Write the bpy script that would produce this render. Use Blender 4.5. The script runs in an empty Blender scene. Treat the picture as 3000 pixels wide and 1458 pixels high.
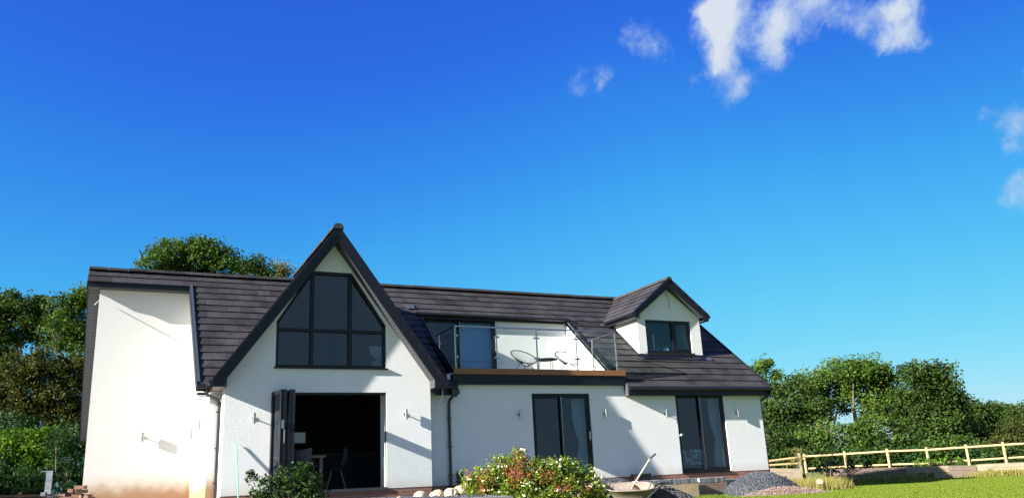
import bpy, bmesh, math, random
import numpy as np
from mathutils import Vector, Matrix, noise
from mathutils.geometry import tessellate_polygon
random.seed(7); rng = np.random.default_rng(7)
R = math.radians
S = bpy.context.scene

# ------------------------------------------------------------------ camera
F_PX, PW, PH = 2418.27, 3000.0, 1458.0
CAM = Vector((-4.03, -18.701, -0.029))
yaw, pit, rol = R(26.026), R(15.759), R(-2.824)
FW = Vector((math.sin(yaw)*math.cos(pit), math.cos(yaw)*math.cos(pit), math.sin(pit)))
_r = Vector((math.cos(yaw), -math.sin(yaw), 0)); _u = _r.cross(FW)
RT = _r*math.cos(rol)+_u*math.sin(rol); UP = -_r*math.sin(rol)+_u*math.cos(rol)
cd = bpy.data.cameras.new('camera'); cam = bpy.data.objects.new('camera', cd); S.collection.objects.link(cam)
cd.sensor_width = 36; cd.sensor_fit = 'HORIZONTAL'; cd.lens = 36*F_PX/PW; cd.clip_end = 5000; cd.clip_start = .1
M = Matrix((( RT.x, UP.x, -FW.x, CAM.x), (RT.y, UP.y, -FW.y, CAM.y), (RT.z, UP.z, -FW.z, CAM.z), (0, 0, 0, 1)))
cam.matrix_world = M; S.camera = cam
def ray(u, v): return FW+RT*((u-PW/2)/F_PX)-UP*((v-PH/2)/F_PX)
def at(u, v, D): return CAM+ray(u, v)*D          # a place D metres away along the view
def onY(u, v, Y): d = ray(u, v); return CAM+d*((Y-CAM.y)/d.y)
def onZ(u, v, Z): d = ray(u, v); return CAM+d*((Z-CAM.z)/d.z)

# ------------------------------------------------------------------ light
SUN = Vector((-6.9, -1.0, 2.82)).normalized()    # towards the sun
EXPO = 2.08
S.view_settings.view_transform = 'Standard'; S.view_settings.look = 'None'
S.view_settings.exposure = EXPO; S.view_settings.gamma = 1
sl = bpy.data.lights.new('sun', 'SUN'); sl.energy = 5.0; sl.angle = R(.5); sl.color = (1, .95, .87)
so = bpy.data.objects.new('sun', sl); S.collection.objects.link(so)
so.rotation_euler = SUN.to_track_quat('Z', 'Y').to_euler(); so.location = (-30, -5, 20)

world = bpy.data.worlds.new('World'); S.world = world; world.use_nodes = True
wt = world.node_tree; wt.nodes.clear()
def N(t, kind, **kw):
    n = t.nodes.new(kind)
    for k, v in kw.items(): setattr(n, k, v)
    return n
def setin(t, n, idx, v):
    if v is None: return
    if isinstance(v, bpy.types.NodeSocket): t.links.new(v, n.inputs[idx])
    else: n.inputs[idx].default_value = v
def mth(t, op, a, b=None, c=None, clamp=False):
    n = N(t, 'ShaderNodeMath', operation=op); n.use_clamp = clamp
    for i, v in enumerate((a, b, c)): setin(t, n, i, v)
    return n.outputs[0]
def vmt(t, op, a, b=None):
    n = N(t, 'ShaderNodeVectorMath', operation=op)
    setin(t, n, 0, a); setin(t, n, 1, b)
    return n.outputs['Value'] if op in ('LENGTH', 'DISTANCE', 'DOT_PRODUCT') else n.outputs[0]
def mixc(t, f, a, b, mode='MIX'):
    n = N(t, 'ShaderNodeMix', data_type='RGBA', blend_type=mode); setin(t, n, 0, f)
    for i, v in ((6, a), (7, b)):
        if isinstance(v, tuple) and len(v) == 3: v = (*v, 1)
        setin(t, n, i, v)
    return n.outputs[2]
def smooth(t, v, a, b):
    n = N(t, 'ShaderNodeMapRange', interpolation_type='SMOOTHSTEP'); setin(t, n, 0, v); n.inputs[1].default_value = a; n.inputs[2].default_value = b
    return n.outputs[0]
def noi(t, vec, scale, detail=4, rough=.5, dist=0):
    n = N(t, 'ShaderNodeTexNoise'); setin(t, n, 'Vector', vec); n.inputs['Scale'].default_value = scale
    n.inputs['Detail'].default_value = detail; n.inputs['Roughness'].default_value = rough; n.inputs['Distortion'].default_value = dist
    return n.outputs['Fac']

sky = N(wt, 'ShaderNodeTexSky', sky_type='NISHITA'); sky.sun_disc = False
sky.sun_elevation = R(22); sky.sun_rotation = math.atan2(SUN.x, SUN.y)
sky.altitude = 0; sky.air_density = 1.0; sky.dust_density = .3; sky.ozone_density = 1.5
# tone response of a clear, strongly blue sky, one curve per channel: sky texture value -> radiance seen (at the exposure above)
SKYC = [[(0, 0), (.095, .0242), (.129, .034), (.209, .077), (.43, .231), (.628, .418), (1, .80)],
        [(0, 0), (.159, .141), (.213, .25), (.331, .468), (.62, .723), (.81, .807), (1, .90)],
        [(0, 0), (.27, .737), (.346, .823), (.479, .905), (.606, .93), (.732, .956), (1, 1.0)]]
tc = N(wt, 'ShaderNodeTexCoord'); D3 = vmt(wt, 'NORMALIZE', tc.outputs['Generated'])
ANTI = mth(wt, 'MULTIPLY_ADD', smooth(wt, vmt(wt, 'DOT_PRODUCT', D3, (.894, 0, .447)), .62, .95), -.22, 1)   # deeper blue high up, away from the sun
sep = N(wt, 'ShaderNodeSeparateColor'); wt.links.new(sky.outputs[0], sep.inputs[0])
cmb = N(wt, 'ShaderNodeCombineColor')
STR = .1
for i in range(3):
    v = mth(wt, 'MULTIPLY', mth(wt, 'MULTIPLY', sep.outputs[i], ANTI), STR, clamp=True)
    n = N(wt, 'ShaderNodeFloatCurve'); wt.links.new(v, n.inputs['Value']); cu = n.mapping.curves[0]
    P_ = SKYC[i]; cu.points[0].location = P_[0]; cu.points[1].location = P_[-1]
    for q in P_[1:-1]: cu.points.new(*q)
    for q in cu.points: q.handle_type = 'AUTO_CLAMPED'
    n.mapping.update(); wt.links.new(mth(wt, 'MULTIPLY', n.outputs[0], 2**-EXPO), cmb.inputs[i])
wn = N(wt, 'ShaderNodeTexNoise'); wt.links.new(D3, wn.inputs['Vector']); wn.inputs['Scale'].default_value = 9; wn.inputs['Detail'].default_value = 5
wn.inputs['Scale'].default_value = 14; wn.inputs['Roughness'].default_value = .62
warp = vmt(wt, 'SCALE', vmt(wt, 'SUBTRACT', wn.outputs['Color'], (.5, .5, .5))); warp.node.inputs['Scale'].default_value = .05
DW = vmt(wt, 'ADD', D3, warp)
blobs = [(2120, 0, 70, 1.15), (2110, 50, 62, 1.2), (2075, 20, 50, .9), (2120, 110, 62, 1.2), (2090, 160, 50, 1.1), (2075, 60, 45, .7), (2110, 195, 42, .9), (2155, 230, 40, .75), (2145, 270, 42, .85), (2230, 95, 55, .85), (2275, 60, 50, .85), (2290, 120, 52, .9), (2300, 175, 42, .75), (2250, 150, 45, .7),
         (2020, 100, 26, .4), (2020, 220, 32, .4), (2060, 265, 40, .32), (2220, 240, 50, .3), (2350, 92, 32, .38), (2390, 95, 22, .3),
         (2340, 10, 60, .9), (2260, 15, 50, .5), (2400, 15, 56, .85), (2460, 30, 50, .75), (2530, 40, 45, .6), (2510, 80, 34, .6), (2580, 20, 50, .8), (2640, 25, 60, .95), (2620, 75, 46, .9), (2585, 130, 40, 1.0), (2640, 110, 42, .8), (2690, 105, 38, .6), (2670, 10, 45, .8), (2720, 40, 20, .3),
         (1860, 110, 48, .48), (1900, 130, 50, .52), (1930, 160, 40, .4), (1840, 90, 30, .35), (1698, 245, 36, .52), (1772, 228, 34, .5), (1765, 260, 30, .4), (1700, 275, 26, .3), (2885, 330, 24, .45), (2960, 360, 44, .6), (3005, 335, 46, .7),
         (2985, 420, 44, .8), (2950, 425, 26, .5), (2985, 520, 34, .55), (2950, 540, 24, .4), (3005, 585, 56, 1.0), (2950, 585, 28, .5), (3010, 205, 30, .5), (1800, 590, 22, .25), (1770, 600, 18, .2), (2100, 370, 18, .22)]
acc = None
for (u, v, r, w) in blobs:
    d = ray(u, v); sc = 1/d.length; d = d.normalized()
    ds = vmt(wt, 'DISTANCE', DW, tuple(d))
    g = mth(wt, 'MULTIPLY', smooth(wt, ds, r*1.7*sc/F_PX, 0), w*(.70 if w > .6 else .80))
    acc = g if acc is None else mth(wt, 'ADD', acc, g)
fb = noi(wt, D3, 22, 9, .68, .6)
mpc = N(wt, 'ShaderNodeMapping'); mpc.inputs['Rotation'].default_value = (0, .5, 0); mpc.inputs['Scale'].default_value = (1.5, 1, .75); wt.links.new(D3, mpc.inputs[0])
fb2 = noi(wt, mpc.outputs[0], 60, 7, .6, 1.2)
cl = mth(wt, 'ADD', acc, mth(wt, 'ADD', mth(wt, 'MULTIPLY', mth(wt, 'SUBTRACT', fb, .5), 1.25), mth(wt, 'MULTIPLY', mth(wt, 'SUBTRACT', fb2, .5), .8)))
cl = smooth(wt, cl, .08, 1.4); cl = mth(wt, 'MULTIPLY', cl, smooth(wt, acc, .0, .40)); core = smooth(wt, acc, .7, 1.5)
# unseen broken cloud added behind the camera to whiten the light in the shade
back = smooth(wt, vmt(wt, 'DOT_PRODUCT', D3, (-.1, -.95, .3)), .05, .5)
cb = mth(wt, 'MULTIPLY', smooth(wt, noi(wt, D3, 3.2, 6, .55), .38, .60), back)
cl = mth(wt, 'MAXIMUM', cl, mth(wt, 'MULTIPLY', cb, .8), clamp=True)
CLOUD = tuple(v*2**-EXPO for v in (.55, .69, .86))
skyc = mixc(wt, mth(wt, 'MULTIPLY', cl, .93), cmb.outputs[0], mixc(wt, core, CLOUD, tuple(v*2**-EXPO for v in (.76, .80, .87))))
bg = N(wt, 'ShaderNodeBackground'); wt.links.new(skyc, bg.inputs[0]); bg.inputs[1].default_value = 1.0
wo = N(wt, 'ShaderNodeOutputWorld'); wt.links.new(bg.outputs[0], wo.inputs[0])

# ------------------------------------------------------------------ materials
MATS = {}
def mat(name, col, rough=.7, metal=0, var=None, bump=None, spec=None, tint=None, fn=None, trans=0):
    """var=(scale, amount) noise variation; bump=(scale, strength, distance); tint=amount of per-piece variation"""
    m = bpy.data.materials.new(name); m.use_nodes = True; t = m.node_tree; b = t.nodes['Principled BSDF']
    b.inputs['Roughness'].default_value = rough; b.inputs['Metallic'].default_value = metal
    if spec is not None: b.inputs['Specular IOR Level'].default_value = spec
    tc = N(t, 'ShaderNodeTexCoord').outputs['Object']
    c = N(t, 'ShaderNodeRGB'); c.outputs[0].default_value = (*col, 1); c = c.outputs[0]
    if var:
        n = noi(t, tc, var[0], 6, .6); k = mth(t, 'MULTIPLY_ADD', n, 2*var[1], 1-var[1])
        c = mixc(t, 1, c, N_comb(t, k), 'MULTIPLY')
    if tint:
        a = N(t, 'ShaderNodeAttribute', attribute_name='tint'); k = mth(t, 'MULTIPLY_ADD', a.outputs['Fac'], 2*tint, 1-tint)
        c = mixc(t, 1, c, N_comb(t, k), 'MULTIPLY')
    if fn: c = fn(t, tc, c, b)
    t.links.new(c, b.inputs['Base Color'])
    if bump:
        bn = N(t, 'ShaderNodeBump'); bn.inputs['Strength'].default_value = bump[1]; bn.inputs['Distance'].default_value = bump[2]
        t.links.new(noi(t, tc, bump[0], 5, .6), bn.inputs['Height']); t.links.new(bn.outputs[0], b.inputs['Normal'])
    if trans:
        tr = N(t, 'ShaderNodeBsdfTranslucent'); t.links.new(mixc(t, 1, c, (1.2, 1.25, .5), 'MULTIPLY'), tr.inputs[0])
        mx = N(t, 'ShaderNodeMixShader'); mx.inputs[0].default_value = trans
        t.links.new(b.outputs[0], mx.inputs[1]); t.links.new(tr.outputs[0], mx.inputs[2]); t.links.new(mx.outputs[0], t.nodes['Material Output'].inputs[0])
    MATS[name] = m; return m
def N_comb(t, v):
    n = N(t, 'ShaderNodeCombineColor')
    for i in range(3): t.links.new(v, n.inputs[i])
    return n.outputs[0]
def sepz(t, tc):
    n = N(t, 'ShaderNodeSeparateXYZ'); t.links.new(tc, n.inputs[0]); return n.outputs
def streaks(t, tc, c, b):
    mp = N(t, 'ShaderNodeMapping'); mp.inputs['Scale'].default_value = (3, 3, .35); t.links.new(tc, mp.inputs[0])
    n = smooth(t, noi(t, mp.outputs[0], 2.2, 6, .6), .35, .75)
    c = mixc(t, mth(t, 'MULTIPLY', n, .07), c, (.45, .44, .40))
    z = sepz(t, tc)[2]      # splash dirt just above the plinth
    f = mth(t, 'MULTIPLY', smooth(t, mth(t, 'ADD', z, mth(t, 'MULTIPLY', noi(t, tc, 5, 5), -.25)), .12, -.12), .35)
    return mixc(t, f, c, (.42, .34, .26))
RENDER = mat('white_render', (.62, .62, .612), .92, bump=(95, .8, .018), fn=streaks, spec=.2)
def stain(t, tc, c, b):
    c = streaks(t, tc, c, b); z = sepz(t, tc)[2]
    zz = mth(t, 'ADD', z, mth(t, 'MULTIPLY', mth(t, 'SUBTRACT', noi(t, tc, 2.6, 7, .62), .5), .55))
    c = mixc(t, mth(t, 'MULTIPLY', smooth(t, zz, .68, .25), .5), c, (.46, .33, .20))
    c = mixc(t, mth(t, 'MULTIPLY', smooth(t, zz, .45, .05), .85), c, (.27, .14, .065))
    return c
RENDER_ST = mat('mud_splashed_dimmed_render', (.535, .53, .51), .92, bump=(95, .8, .018), fn=stain, spec=.2)  # mud stains on a base darkened to hold back bounced sunlight
def slate(t, tc, c, b):
    mp = N(t, 'ShaderNodeMapping'); mp.inputs['Scale'].default_value = (1, 1, 1); t.links.new(tc, mp.inputs[0])
    n = noi(t, tc, 1.3, 8, .65); c = mixc(t, smooth(t, n, .40, .72), c, (.042, .039, .040))
    sp = noi(t, tc, 17, 3, .5); n2 = mth(t, 'MULTIPLY', smooth(t, sp, .70, .78), smooth(t, n, .5, .62))
    return mixc(t, mth(t, 'MULTIPLY', n2, .6), c, (.30, .29, .28))
TILE = mat('roof_tile', (.024, .0218, .0228), .66, tint=.42, bump=(60, .35, .004), fn=slate, spec=.22)
ANTH = mat('anthracite_trim', (.0055, .0065, .012), .42, var=(4, .12), spec=.25)
FRAME = mat('window_frame_grey', (.0045, .0055, .009), .4, spec=.25)
SOFFIT = mat('soffit_grey', (.04, .043, .047), .55, var=(6, .1), spec=.3)
SOFTAN = mat('tan_soffit_board', (.24, .20, .16), .8, var=(5, .15))  # plain grey-brown, under the left gable foot only
BLACK = mat('black_plastic', (.008, .008, .010), .32)
LEAD = mat('lead_flashing', (.035, .04, .055), .5, metal=0, var=(9, .3), bump=(14, .3, .01))
WHITEP = mat('white_plastic', (.75, .75, .74), .4)
PALEP = mat('shade_greyed_plastic', (.30, .32, .36), .6)  # white plastic greyed, the shade on it put into the colour
STEEL = mat('brushed_steel', (.36, .355, .35), .25, metal=1, var=(30, .06))
BRONZE = mat('handle_metal', (.65, .62, .56), .25, metal=1)
WOOD = mat('balcony_timber', (.19, .08, .025), .6, var=(3, .3), bump=(30, .2, .004))
DECK = mat('deck_board', (.20, .13, .08), .8, var=(5, .25))
INTER = mat('gloom_darkened_interior', (.03, .032, .036), .9, var=(.7, .25))  # gloom of the unlit rooms put into the colour of off-white walls
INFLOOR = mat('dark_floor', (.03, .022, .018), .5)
CURT = mat('white_curtain_fabric', (.50, .55, .60), .9, var=(12, .1), trans=.25)
BLIND = mat('grey_blind', (.30, .45, .70), .9, var=(1, .05))
def brickfn(c1, c2, mo, sx=1.0):
    def f(t, tc, c, b):
        sxyz = sepz(t, tc); cx = N(t, 'ShaderNodeCombineXYZ')
        t.links.new(mth(t, 'ADD', sxyz[0], sxyz[1]), cx.inputs[0]); t.links.new(sxyz[2], cx.inputs[1])
        br = N(t, 'ShaderNodeTexBrick'); t.links.new(cx.outputs[0], br.inputs['Vector'])
        br.inputs['Scale'].default_value = 1; br.inputs['Brick Width'].default_value = .225*sx; br.inputs['Row Height'].default_value = .075*sx
        br.inputs['Mortar Size'].default_value = .006; br.inputs['Color1'].default_value = (*c1, 1); br.inputs['Color2'].default_value = (*c2, 1); br.inputs['Mortar'].default_value = (*mo, 1)
        return mixc(t, .35, br.outputs[0], mixc(t, noi(t, tc, 6, 6), (.02, .015, .01), (.4, .25, .18)))
    return f
BRICK = mat('red_brick', (.3, .1, .07), .85, fn=brickfn((.24, .065, .04), (.17, .05, .035), (.28, .2, .16)), bump=(60, .4, .01))
TANBRICK = mat('buff_brick', (.3, .1, .07), .9, fn=brickfn((.48, .34, .20), (.38, .27, .17), (.4, .34, .26), .9), bump=(40, .5, .02))
BRBRICK = mat('brown_brick', (.3, .1, .07), .9, fn=brickfn((.17, .11, .075), (.12, .08, .06), (.2, .17, .14), .9), bump=(40, .5, .02))
BLUEBR = mat('grey_edging_brick', (.13, .135, .15), .8, tint=.3, bump=(60, .4, .006))
MORTAR = mat('pale_mortar', (.46, .45, .42), .95, bump=(40, .4, .006))
OLDBR = mat('old_clay_brick', (.11, .055, .035), .9, var=(8, .5), tint=.25, bump=(50, .5, .01))
ROCK = mat('cream_rock', (.40, .31, .20), .9, var=(2.5, .35), tint=.25, bump=(9, .8, .05))
GRAV = mat('blue_grey_gravel', (.042, .048, .06), .9, tint=.6)
PINKG = mat('pink_gravel', (.16, .11, .09), .9, tint=.5)
def gravelbase(t, tc, c, b):
    v = N(t, 'ShaderNodeTexVoronoi'); v.inputs['Scale'].default_value = 26; t.links.new(tc, v.inputs['Vector'])
    return mixc(t, .75, c, mixc(t, mth(t, 'FRACT', mth(t, 'MULTIPLY', v.outputs['Distance'], 3.1)), (.02, .02, .023), (.085, .085, .088)))
TERR = mat('terrace_gravel', (.20, .195, .19), .95, var=(3, .25), bump=(50, .9, .03))
GBASE = mat('gravel_bed', (.12, .12, .13), .95, fn=gravelbase, bump=(50, .9, .03))
def lawnfn(t, tc, c, b):
    mp = N(t, 'ShaderNodeMapping'); mp.inputs['Rotation'].default_value = (0, 0, -.45); mp.inputs['Scale'].default_value = (1, 3.2, 1); t.links.new(tc, mp.inputs[0])
    c = mixc(t, smooth(t, noi(t, mp.outputs[0], .35, 5, .6), .3, .7), c, (.155, .19, .022))
    c = mixc(t, mth(t, 'MULTIPLY', smooth(t, noi(t, mp.outputs[0], 2.6, 6, .6), .45, .75), .55), c, (.075, .125, .012))
    return c
LAWN = mat('mown_lawn', (.11, .155, .016), .95, fn=lawnfn, bump=(30, .6, .03), spec=.1)
BLADE = mat('grass_blade', (.105, .145, .014), .8, tint=.35, trans=.3, spec=.15)
DRYG = mat('dry_long_grass', (.21, .19, .055), .85, tint=.45, trans=.35, spec=.1)
FENCE = mat('pale_fence_timber', (.36, .255, .125), .8, var=(6, .2), bump=(20, .3, .005))
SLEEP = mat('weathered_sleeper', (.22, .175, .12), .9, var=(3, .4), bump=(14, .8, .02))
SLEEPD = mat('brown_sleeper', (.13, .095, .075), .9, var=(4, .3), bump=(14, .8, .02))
BARK = mat('bark', (.11, .095, .07), .95, var=(4, .4), bump=(12, .8, .03))
BROWNF = mat('brown_fence_stain', (.10, .05, .035), .8, var=(5, .3))
WOODH = mat('pale_tool_handle', (.32, .27, .20), .7, var=(10, .15))
RUST = mat('cement_splashed_steel', (.20, .165, .135), .85, var=(7, .3), bump=(20, .5, .01))
SANDM = mat('dark_soil', (.10, .06, .04), 1, var=(14, .5), bump=(25, 1, .03))
RUBBER = mat('rubber', (.02, .02, .02), .8)
GREENC = mat('green_cane_plastic', (.12, .42, .27), .5)
RATTAN = mat('black_chair_cord', (.02, .02, .022), .5)
CERAM = mat('pale_box_surface', (.55, .57, .60), .5)
TABLEW = mat('table_wood', (.20, .12, .07), .5, var=(5, .2))
SEATG = mat('grey_seat_shell', (.04, .042, .055), .6)
PATT = mat('patterned_bedding', (.3, .35, .36), .9, fn=lambda t, tc, c, b: mixc(t, smooth(t, noi(t, tc, 12, 2, .4), .48, .55), (.05, .09, .10), (.42, .46, .46)))
def leafmat(name, col, col2, trans=.27, tint=.32):
    col, col2 = tuple(c*1.1 for c in col), tuple(c*1.1 for c in col2)
    def f(t, tc, c, b):
        a = N(t, 'ShaderNodeAttribute', attribute_name='tint2')
        return mixc(t, 1, mixc(t, a.outputs['Fac'], c, col2), N_comb(t, mth(t, 'MULTIPLY_ADD', N(t, 'ShaderNodeAttribute', attribute_name='tint').outputs['Fac'], 2*tint, 1-tint)), 'MULTIPLY')
    return mat(name, col, .65, fn=f, trans=trans, spec=.15)
L_DARK = leafmat('dark_green_leaf', (0.0216, 0.04176, 0.00864), (0.0396, 0.0684, 0.01152))
L_MID = leafmat('mid_green_leaf', (0.03024, 0.06336, 0.01008), (0.0612, 0.1008, 0.01296))
L_LIGHT = leafmat('light_green_leaf', (0.0468, 0.09, 0.01584), (0.0792, 0.1296, 0.0216))
L_OLIVE = leafmat('olive_green_leaf', (.028, .040, .008), (.052, .056, .011))
L_YEL = leafmat('yellow_green_leaf', (0.108, 0.1152, 0.0288), (0.144, 0.1224, 0.036))
L_LAUR = leafmat('laurel_leaf', (0.036, 0.0864, 0.0108), (0.1008, 0.1872, 0.0144), tint=.3)
L_HEDGE = leafmat('hedge_leaf', (0.0144, 0.0396, 0.01008), (0.0252, 0.0612, 0.01296))
L_BUSH = leafmat('glossy_dark_leaf', (0.01296, 0.0288, 0.0072), (0.0252, 0.054, 0.00864), trans=.15)
L_SPIR = leafmat('bright_shrub_leaf', (0.0504, 0.0936, 0.01152), (0.1728, 0.216, 0.0216))
L_RED = leafmat('red_shoot_leaf', (.26, .085, .03), (.33, .10, .06))
FLOW = mat('cream_flower', (.72, .70, .52), .8, tint=.15, trans=.2)
L_WEED = leafmat('nettle_leaf', (0.0576, 0.1224, 0.0144), (0.1008, 0.18, 0.0216))
L_ORG = leafmat('orange_dead_leaf', (0.2736, 0.108, 0.0288), (0.324, 0.1584, 0.0504))
# glass: thin pane, mirror-like at a glancing angle, clear otherwise
def glassmat(name, tintc, ior, refl=1.0):
    m = bpy.data.materials.new(name); m.use_nodes = True; t = m.node_tree; t.nodes.remove(t.nodes['Principled BSDF'])
    ge = N(t, 'ShaderNodeNewGeometry'); F0 = ((ior-1)/(ior+1))**2*1.15
    cs_ = mth(t, 'ABSOLUTE', vmt(t, 'DOT_PRODUCT', ge.outputs['Normal'], ge.outputs['Incoming'])); fr = mth(t, 'MULTIPLY_ADD', mth(t, 'POWER', mth(t, 'SUBTRACT', 1, cs_), 5), 1-F0, F0)
    tr = N(t, 'ShaderNodeBsdfTransparent'); tr.inputs[0].default_value = (*tintc, 1)
    gl = N(t, 'ShaderNodeBsdfGlossy'); gl.inputs['Roughness'].default_value = .01; gl.inputs[0].default_value = (refl*.78, refl*.9, refl, 1)
    tc = N(t, 'ShaderNodeTexCoord').outputs['Object']; bn = N(t, 'ShaderNodeBump'); bn.inputs['Strength'].default_value = .04; bn.inputs['Distance'].default_value = .05
    t.links.new(noi(t, tc, 1.2, 2), bn.inputs['Height']); t.links.new(bn.outputs[0], gl.inputs['Normal'])
    mx = N(t, 'ShaderNodeMixShader'); t.links.new(fr, mx.inputs[0]); t.links.new(tr.outputs[0], mx.inputs[1]); t.links.new(gl.outputs[0], mx.inputs[2])
    t.links.new(mx.outputs[0], t.nodes['Material Output'].inputs[0]); return m
GLASS = glassmat('window_glass', (.55, .62, .70), 1.55)
CLEAR = glassmat('clear_glass', (.96, .975, .965), 1.3)
BALU = glassmat('balustrade_glass', (.94, .965, .945), 1.2)

# ------------------------------------------------------------------ mesh helpers
class MB:
    def __init__(s): s.v = []; s.f = []; s.t = []
    def add(s, vs, fs, tint=None):
        o = len(s.v); s.v += [tuple(v) for v in vs]; s.f += [tuple(i+o for i in f) for f in fs]
        tint = random.random() if tint is None else tint; s.t += [tint]*len(fs)
        return s
    def box(s, x0, x1, y0, y1, z0, z1, tint=None):
        return s.add([(x, y, z) for x in (x0, x1) for y in (y0, y1) for z in (z0, z1)],
                     [(0, 1, 3, 2), (4, 6, 7, 5), (0, 4, 5, 1), (2, 3, 7, 6), (0, 2, 6, 4), (1, 5, 7, 3)], tint)
    def obox(s, c, ax, ay, az, tint=None):    # oriented box: centre and three half-axis vectors
        c = Vector(c); vs = [c+Vector(ax)*i+Vector(ay)*j+Vector(az)*k for i in (-1, 1) for j in (-1, 1) for k in (-1, 1)]
        return s.add(vs, [(0, 1, 3, 2), (4, 6, 7, 5), (0, 4, 5, 1), (2, 3, 7, 6), (0, 2, 6, 4), (1, 5, 7, 3)], tint)
    def prism(s, pts, off, holes=()):
        """polygon (with holes) of 3-D points, extruded by off"""
        off = Vector(off); loops = [[Vector(p) for p in pts]]+[[Vector(p) for p in h] for h in holes]
        flat = [p for l in loops for p in l]; n = len(flat)
        tris = tessellate_polygon(loops)
        vs = flat+[p+off for p in flat]; fs = [tuple(t) for t in tris]+[(t[2]+n, t[1]+n, t[0]+n) for t in tris]
        o = 0
        for l in loops:
            k = len(l)
            for i in range(k): j = (i+1) % k; fs.append((o+i, o+j, o+j+n, o+i+n))
            o += k
        return s.add(vs, fs)
    def tube(s, path, r, n=8, caps=True, tint=None):
        path = [Vector(p) for p in path]; rs = r if isinstance(r, (list, tuple)) else [r]*len(path); vs = []; fs = []
        prev = None
        for i, p in enumerate(path):
            d = (path[min(i+1, len(path)-1)]-path[max(i-1, 0)]).normalized()
            a = prev if prev is not None else (Vector((0, 0, 1)) if abs(d.z) < .9 else Vector((1, 0, 0)))
            x = (a-d*a.dot(d)).normalized(); prev = x; y = d.cross(x)
            for k in range(n): t = 2*math.pi*k/n; vs.append(p+(x*math.cos(t)+y*math.sin(t))*rs[i])
        for i in range(len(path)-1):
            for k in range(n): k2 = (k+1) % n; fs.append((i*n+k, i*n+k2, (i+1)*n+k2, (i+1)*n+k))
        if caps: fs.append(tuple(range(n))[::-1]); fs.append(tuple((len(path)-1)*n+k for k in range(n)))
        return s.add(vs, fs, tint)
    def build(s, name, m, parent=None, smoothf=False, **props):
        me = bpy.data.meshes.new(name); me.from_pydata(s.v, [], s.f); me.materials.append(m)
        bm = bmesh.new(); bm.from_mesh(me); bmesh.ops.recalc_face_normals(bm, faces=bm.faces); bm.to_mesh(me); bm.free()
        if len(s.t) == len(me.polygons):
            a = me.attributes.new('tint', 'FLOAT', 'FACE'); a.data.foreach_set('value', s.t)
        if smoothf: me.shade_smooth()
        o = bpy.data.objects.new(name, me); S.collection.objects.link(o)
        if parent is not None: setp(o, parent)
        for k, v in props.items(): o[k] = v
        return o
def setp(o, parent):
    o.parent = parent
    w = Matrix.Translation(-wloc(parent)); o.matrix_parent_inverse = w
def wloc(o):
    return Vector(o.location) if o.parent is None else Vector((0, 0, 0))+ (wloc(o.parent) if o.type == 'EMPTY' else wloc(o.parent)*0 + root_loc(o))
def root_loc(o):
    return Vector((0, 0, 0))
def thing(name, label, cat, loc=(0, 0, 0), group=None):
    o = bpy.data.objects.new(name, None); S.collection.objects.link(o); o.location = loc; o.empty_display_size = .2
    return tag(o, label, cat, group)
def tag(o, label, cat, group=None):
    o['label'] = label; o['category'] = cat
    if group: o['group'] = group
    return o
def structure(o): o['kind'] = 'structure'; return o
def rects(x0, x1, z0, z1, y):   # rectangle in a wall of constant y
    return [(x0, y, z0), (x1, y, z0), (x1, y, z1), (x0, y, z1)]

# ------------------------------------------------------------------ dimensions of the house
XL, XV, XR, XE0, XB0, XA0 = -4.83, 13.07, 12.82, -2.47, -2.19, -4.54
YR, ZR, E_, ZE = 3.897, 5.62, .215, 2.274
SL = (ZR-ZE)/(YR+E_)
def roof(y): return ZE+(y+E_)*SL
YREAR = 8.49; ZREAR = ZR-(YREAR-YR)*SL
GX, GH, GS, GY, GYB = .284, 2.511, 1.38, -.585, -.935      # gable: centre, half width, slope, wall plane, barge plane
GZ = 5.75; GX0, GX1 = -1.965, 2.544
DX, DH, DZ, DE = 10.641, 1.328, 5.59, 4.52; DSL = (DZ-DE)/DH; DYW, DYB, DX0, DX1 = 1.046, .82, 9.53, 11.776
ZD, YBW, BX0, BX1 = 2.69, 2.66, 3.40, 8.05
FR = .4   # floor slab etc.

H = thing('house', 'white rendered chalet house with dark tiled roofs, tall glazed gable, balcony and dormer', 'house', (4, 4, 0))

# ---- walls
w = MB()
hole1 = rects(5.448, 7.126, .0, 2.1, 0); hole2 = rects(9.838, 11.486, .0, 2.1, 0)
w.prism([(GX1-.02, 0, -.02), (5.448, 0, -.02), (5.448, 0, 2.1), (7.126, 0, 2.1), (7.126, 0, -.02), (9.838, 0, -.02), (9.838, 0, 2.1), (11.486, 0, 2.1), (11.486, 0, -.02), (XR, 0, -.02), (XR, 0, 2.40), (8.2, 0, 2.40), (8.2, 0, 2.56), (3.2, 0, 2.56), (3.2, 0, 2.40), (GX1-.02, 0, 2.40)], (0, .3, 0))
w.build('wall', RENDER, H)
# right gable end and rear, seen only from the side
w = MB(); yb2 = 7.95
w.prism([(XR, .3, -.6), (XR, yb2, -.6), (XR, yb2, ZR-(yb2-YR)*SL-.14), (XR, YR, ZR-.14), (XR, .3, roof(.3)-.14)], (-.3, 0, 0), [[(XR, 3.72, 3.80), (XR, 4.42, 3.80), (XR, 4.42, 4.12), (XR, 3.72, 4.12)]])
w.build('wall', RENDER, H)
MB().box(XA0, XR, yb2, yb2+.3, -.6, 2.3).build('wall', RENDER, H)
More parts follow.
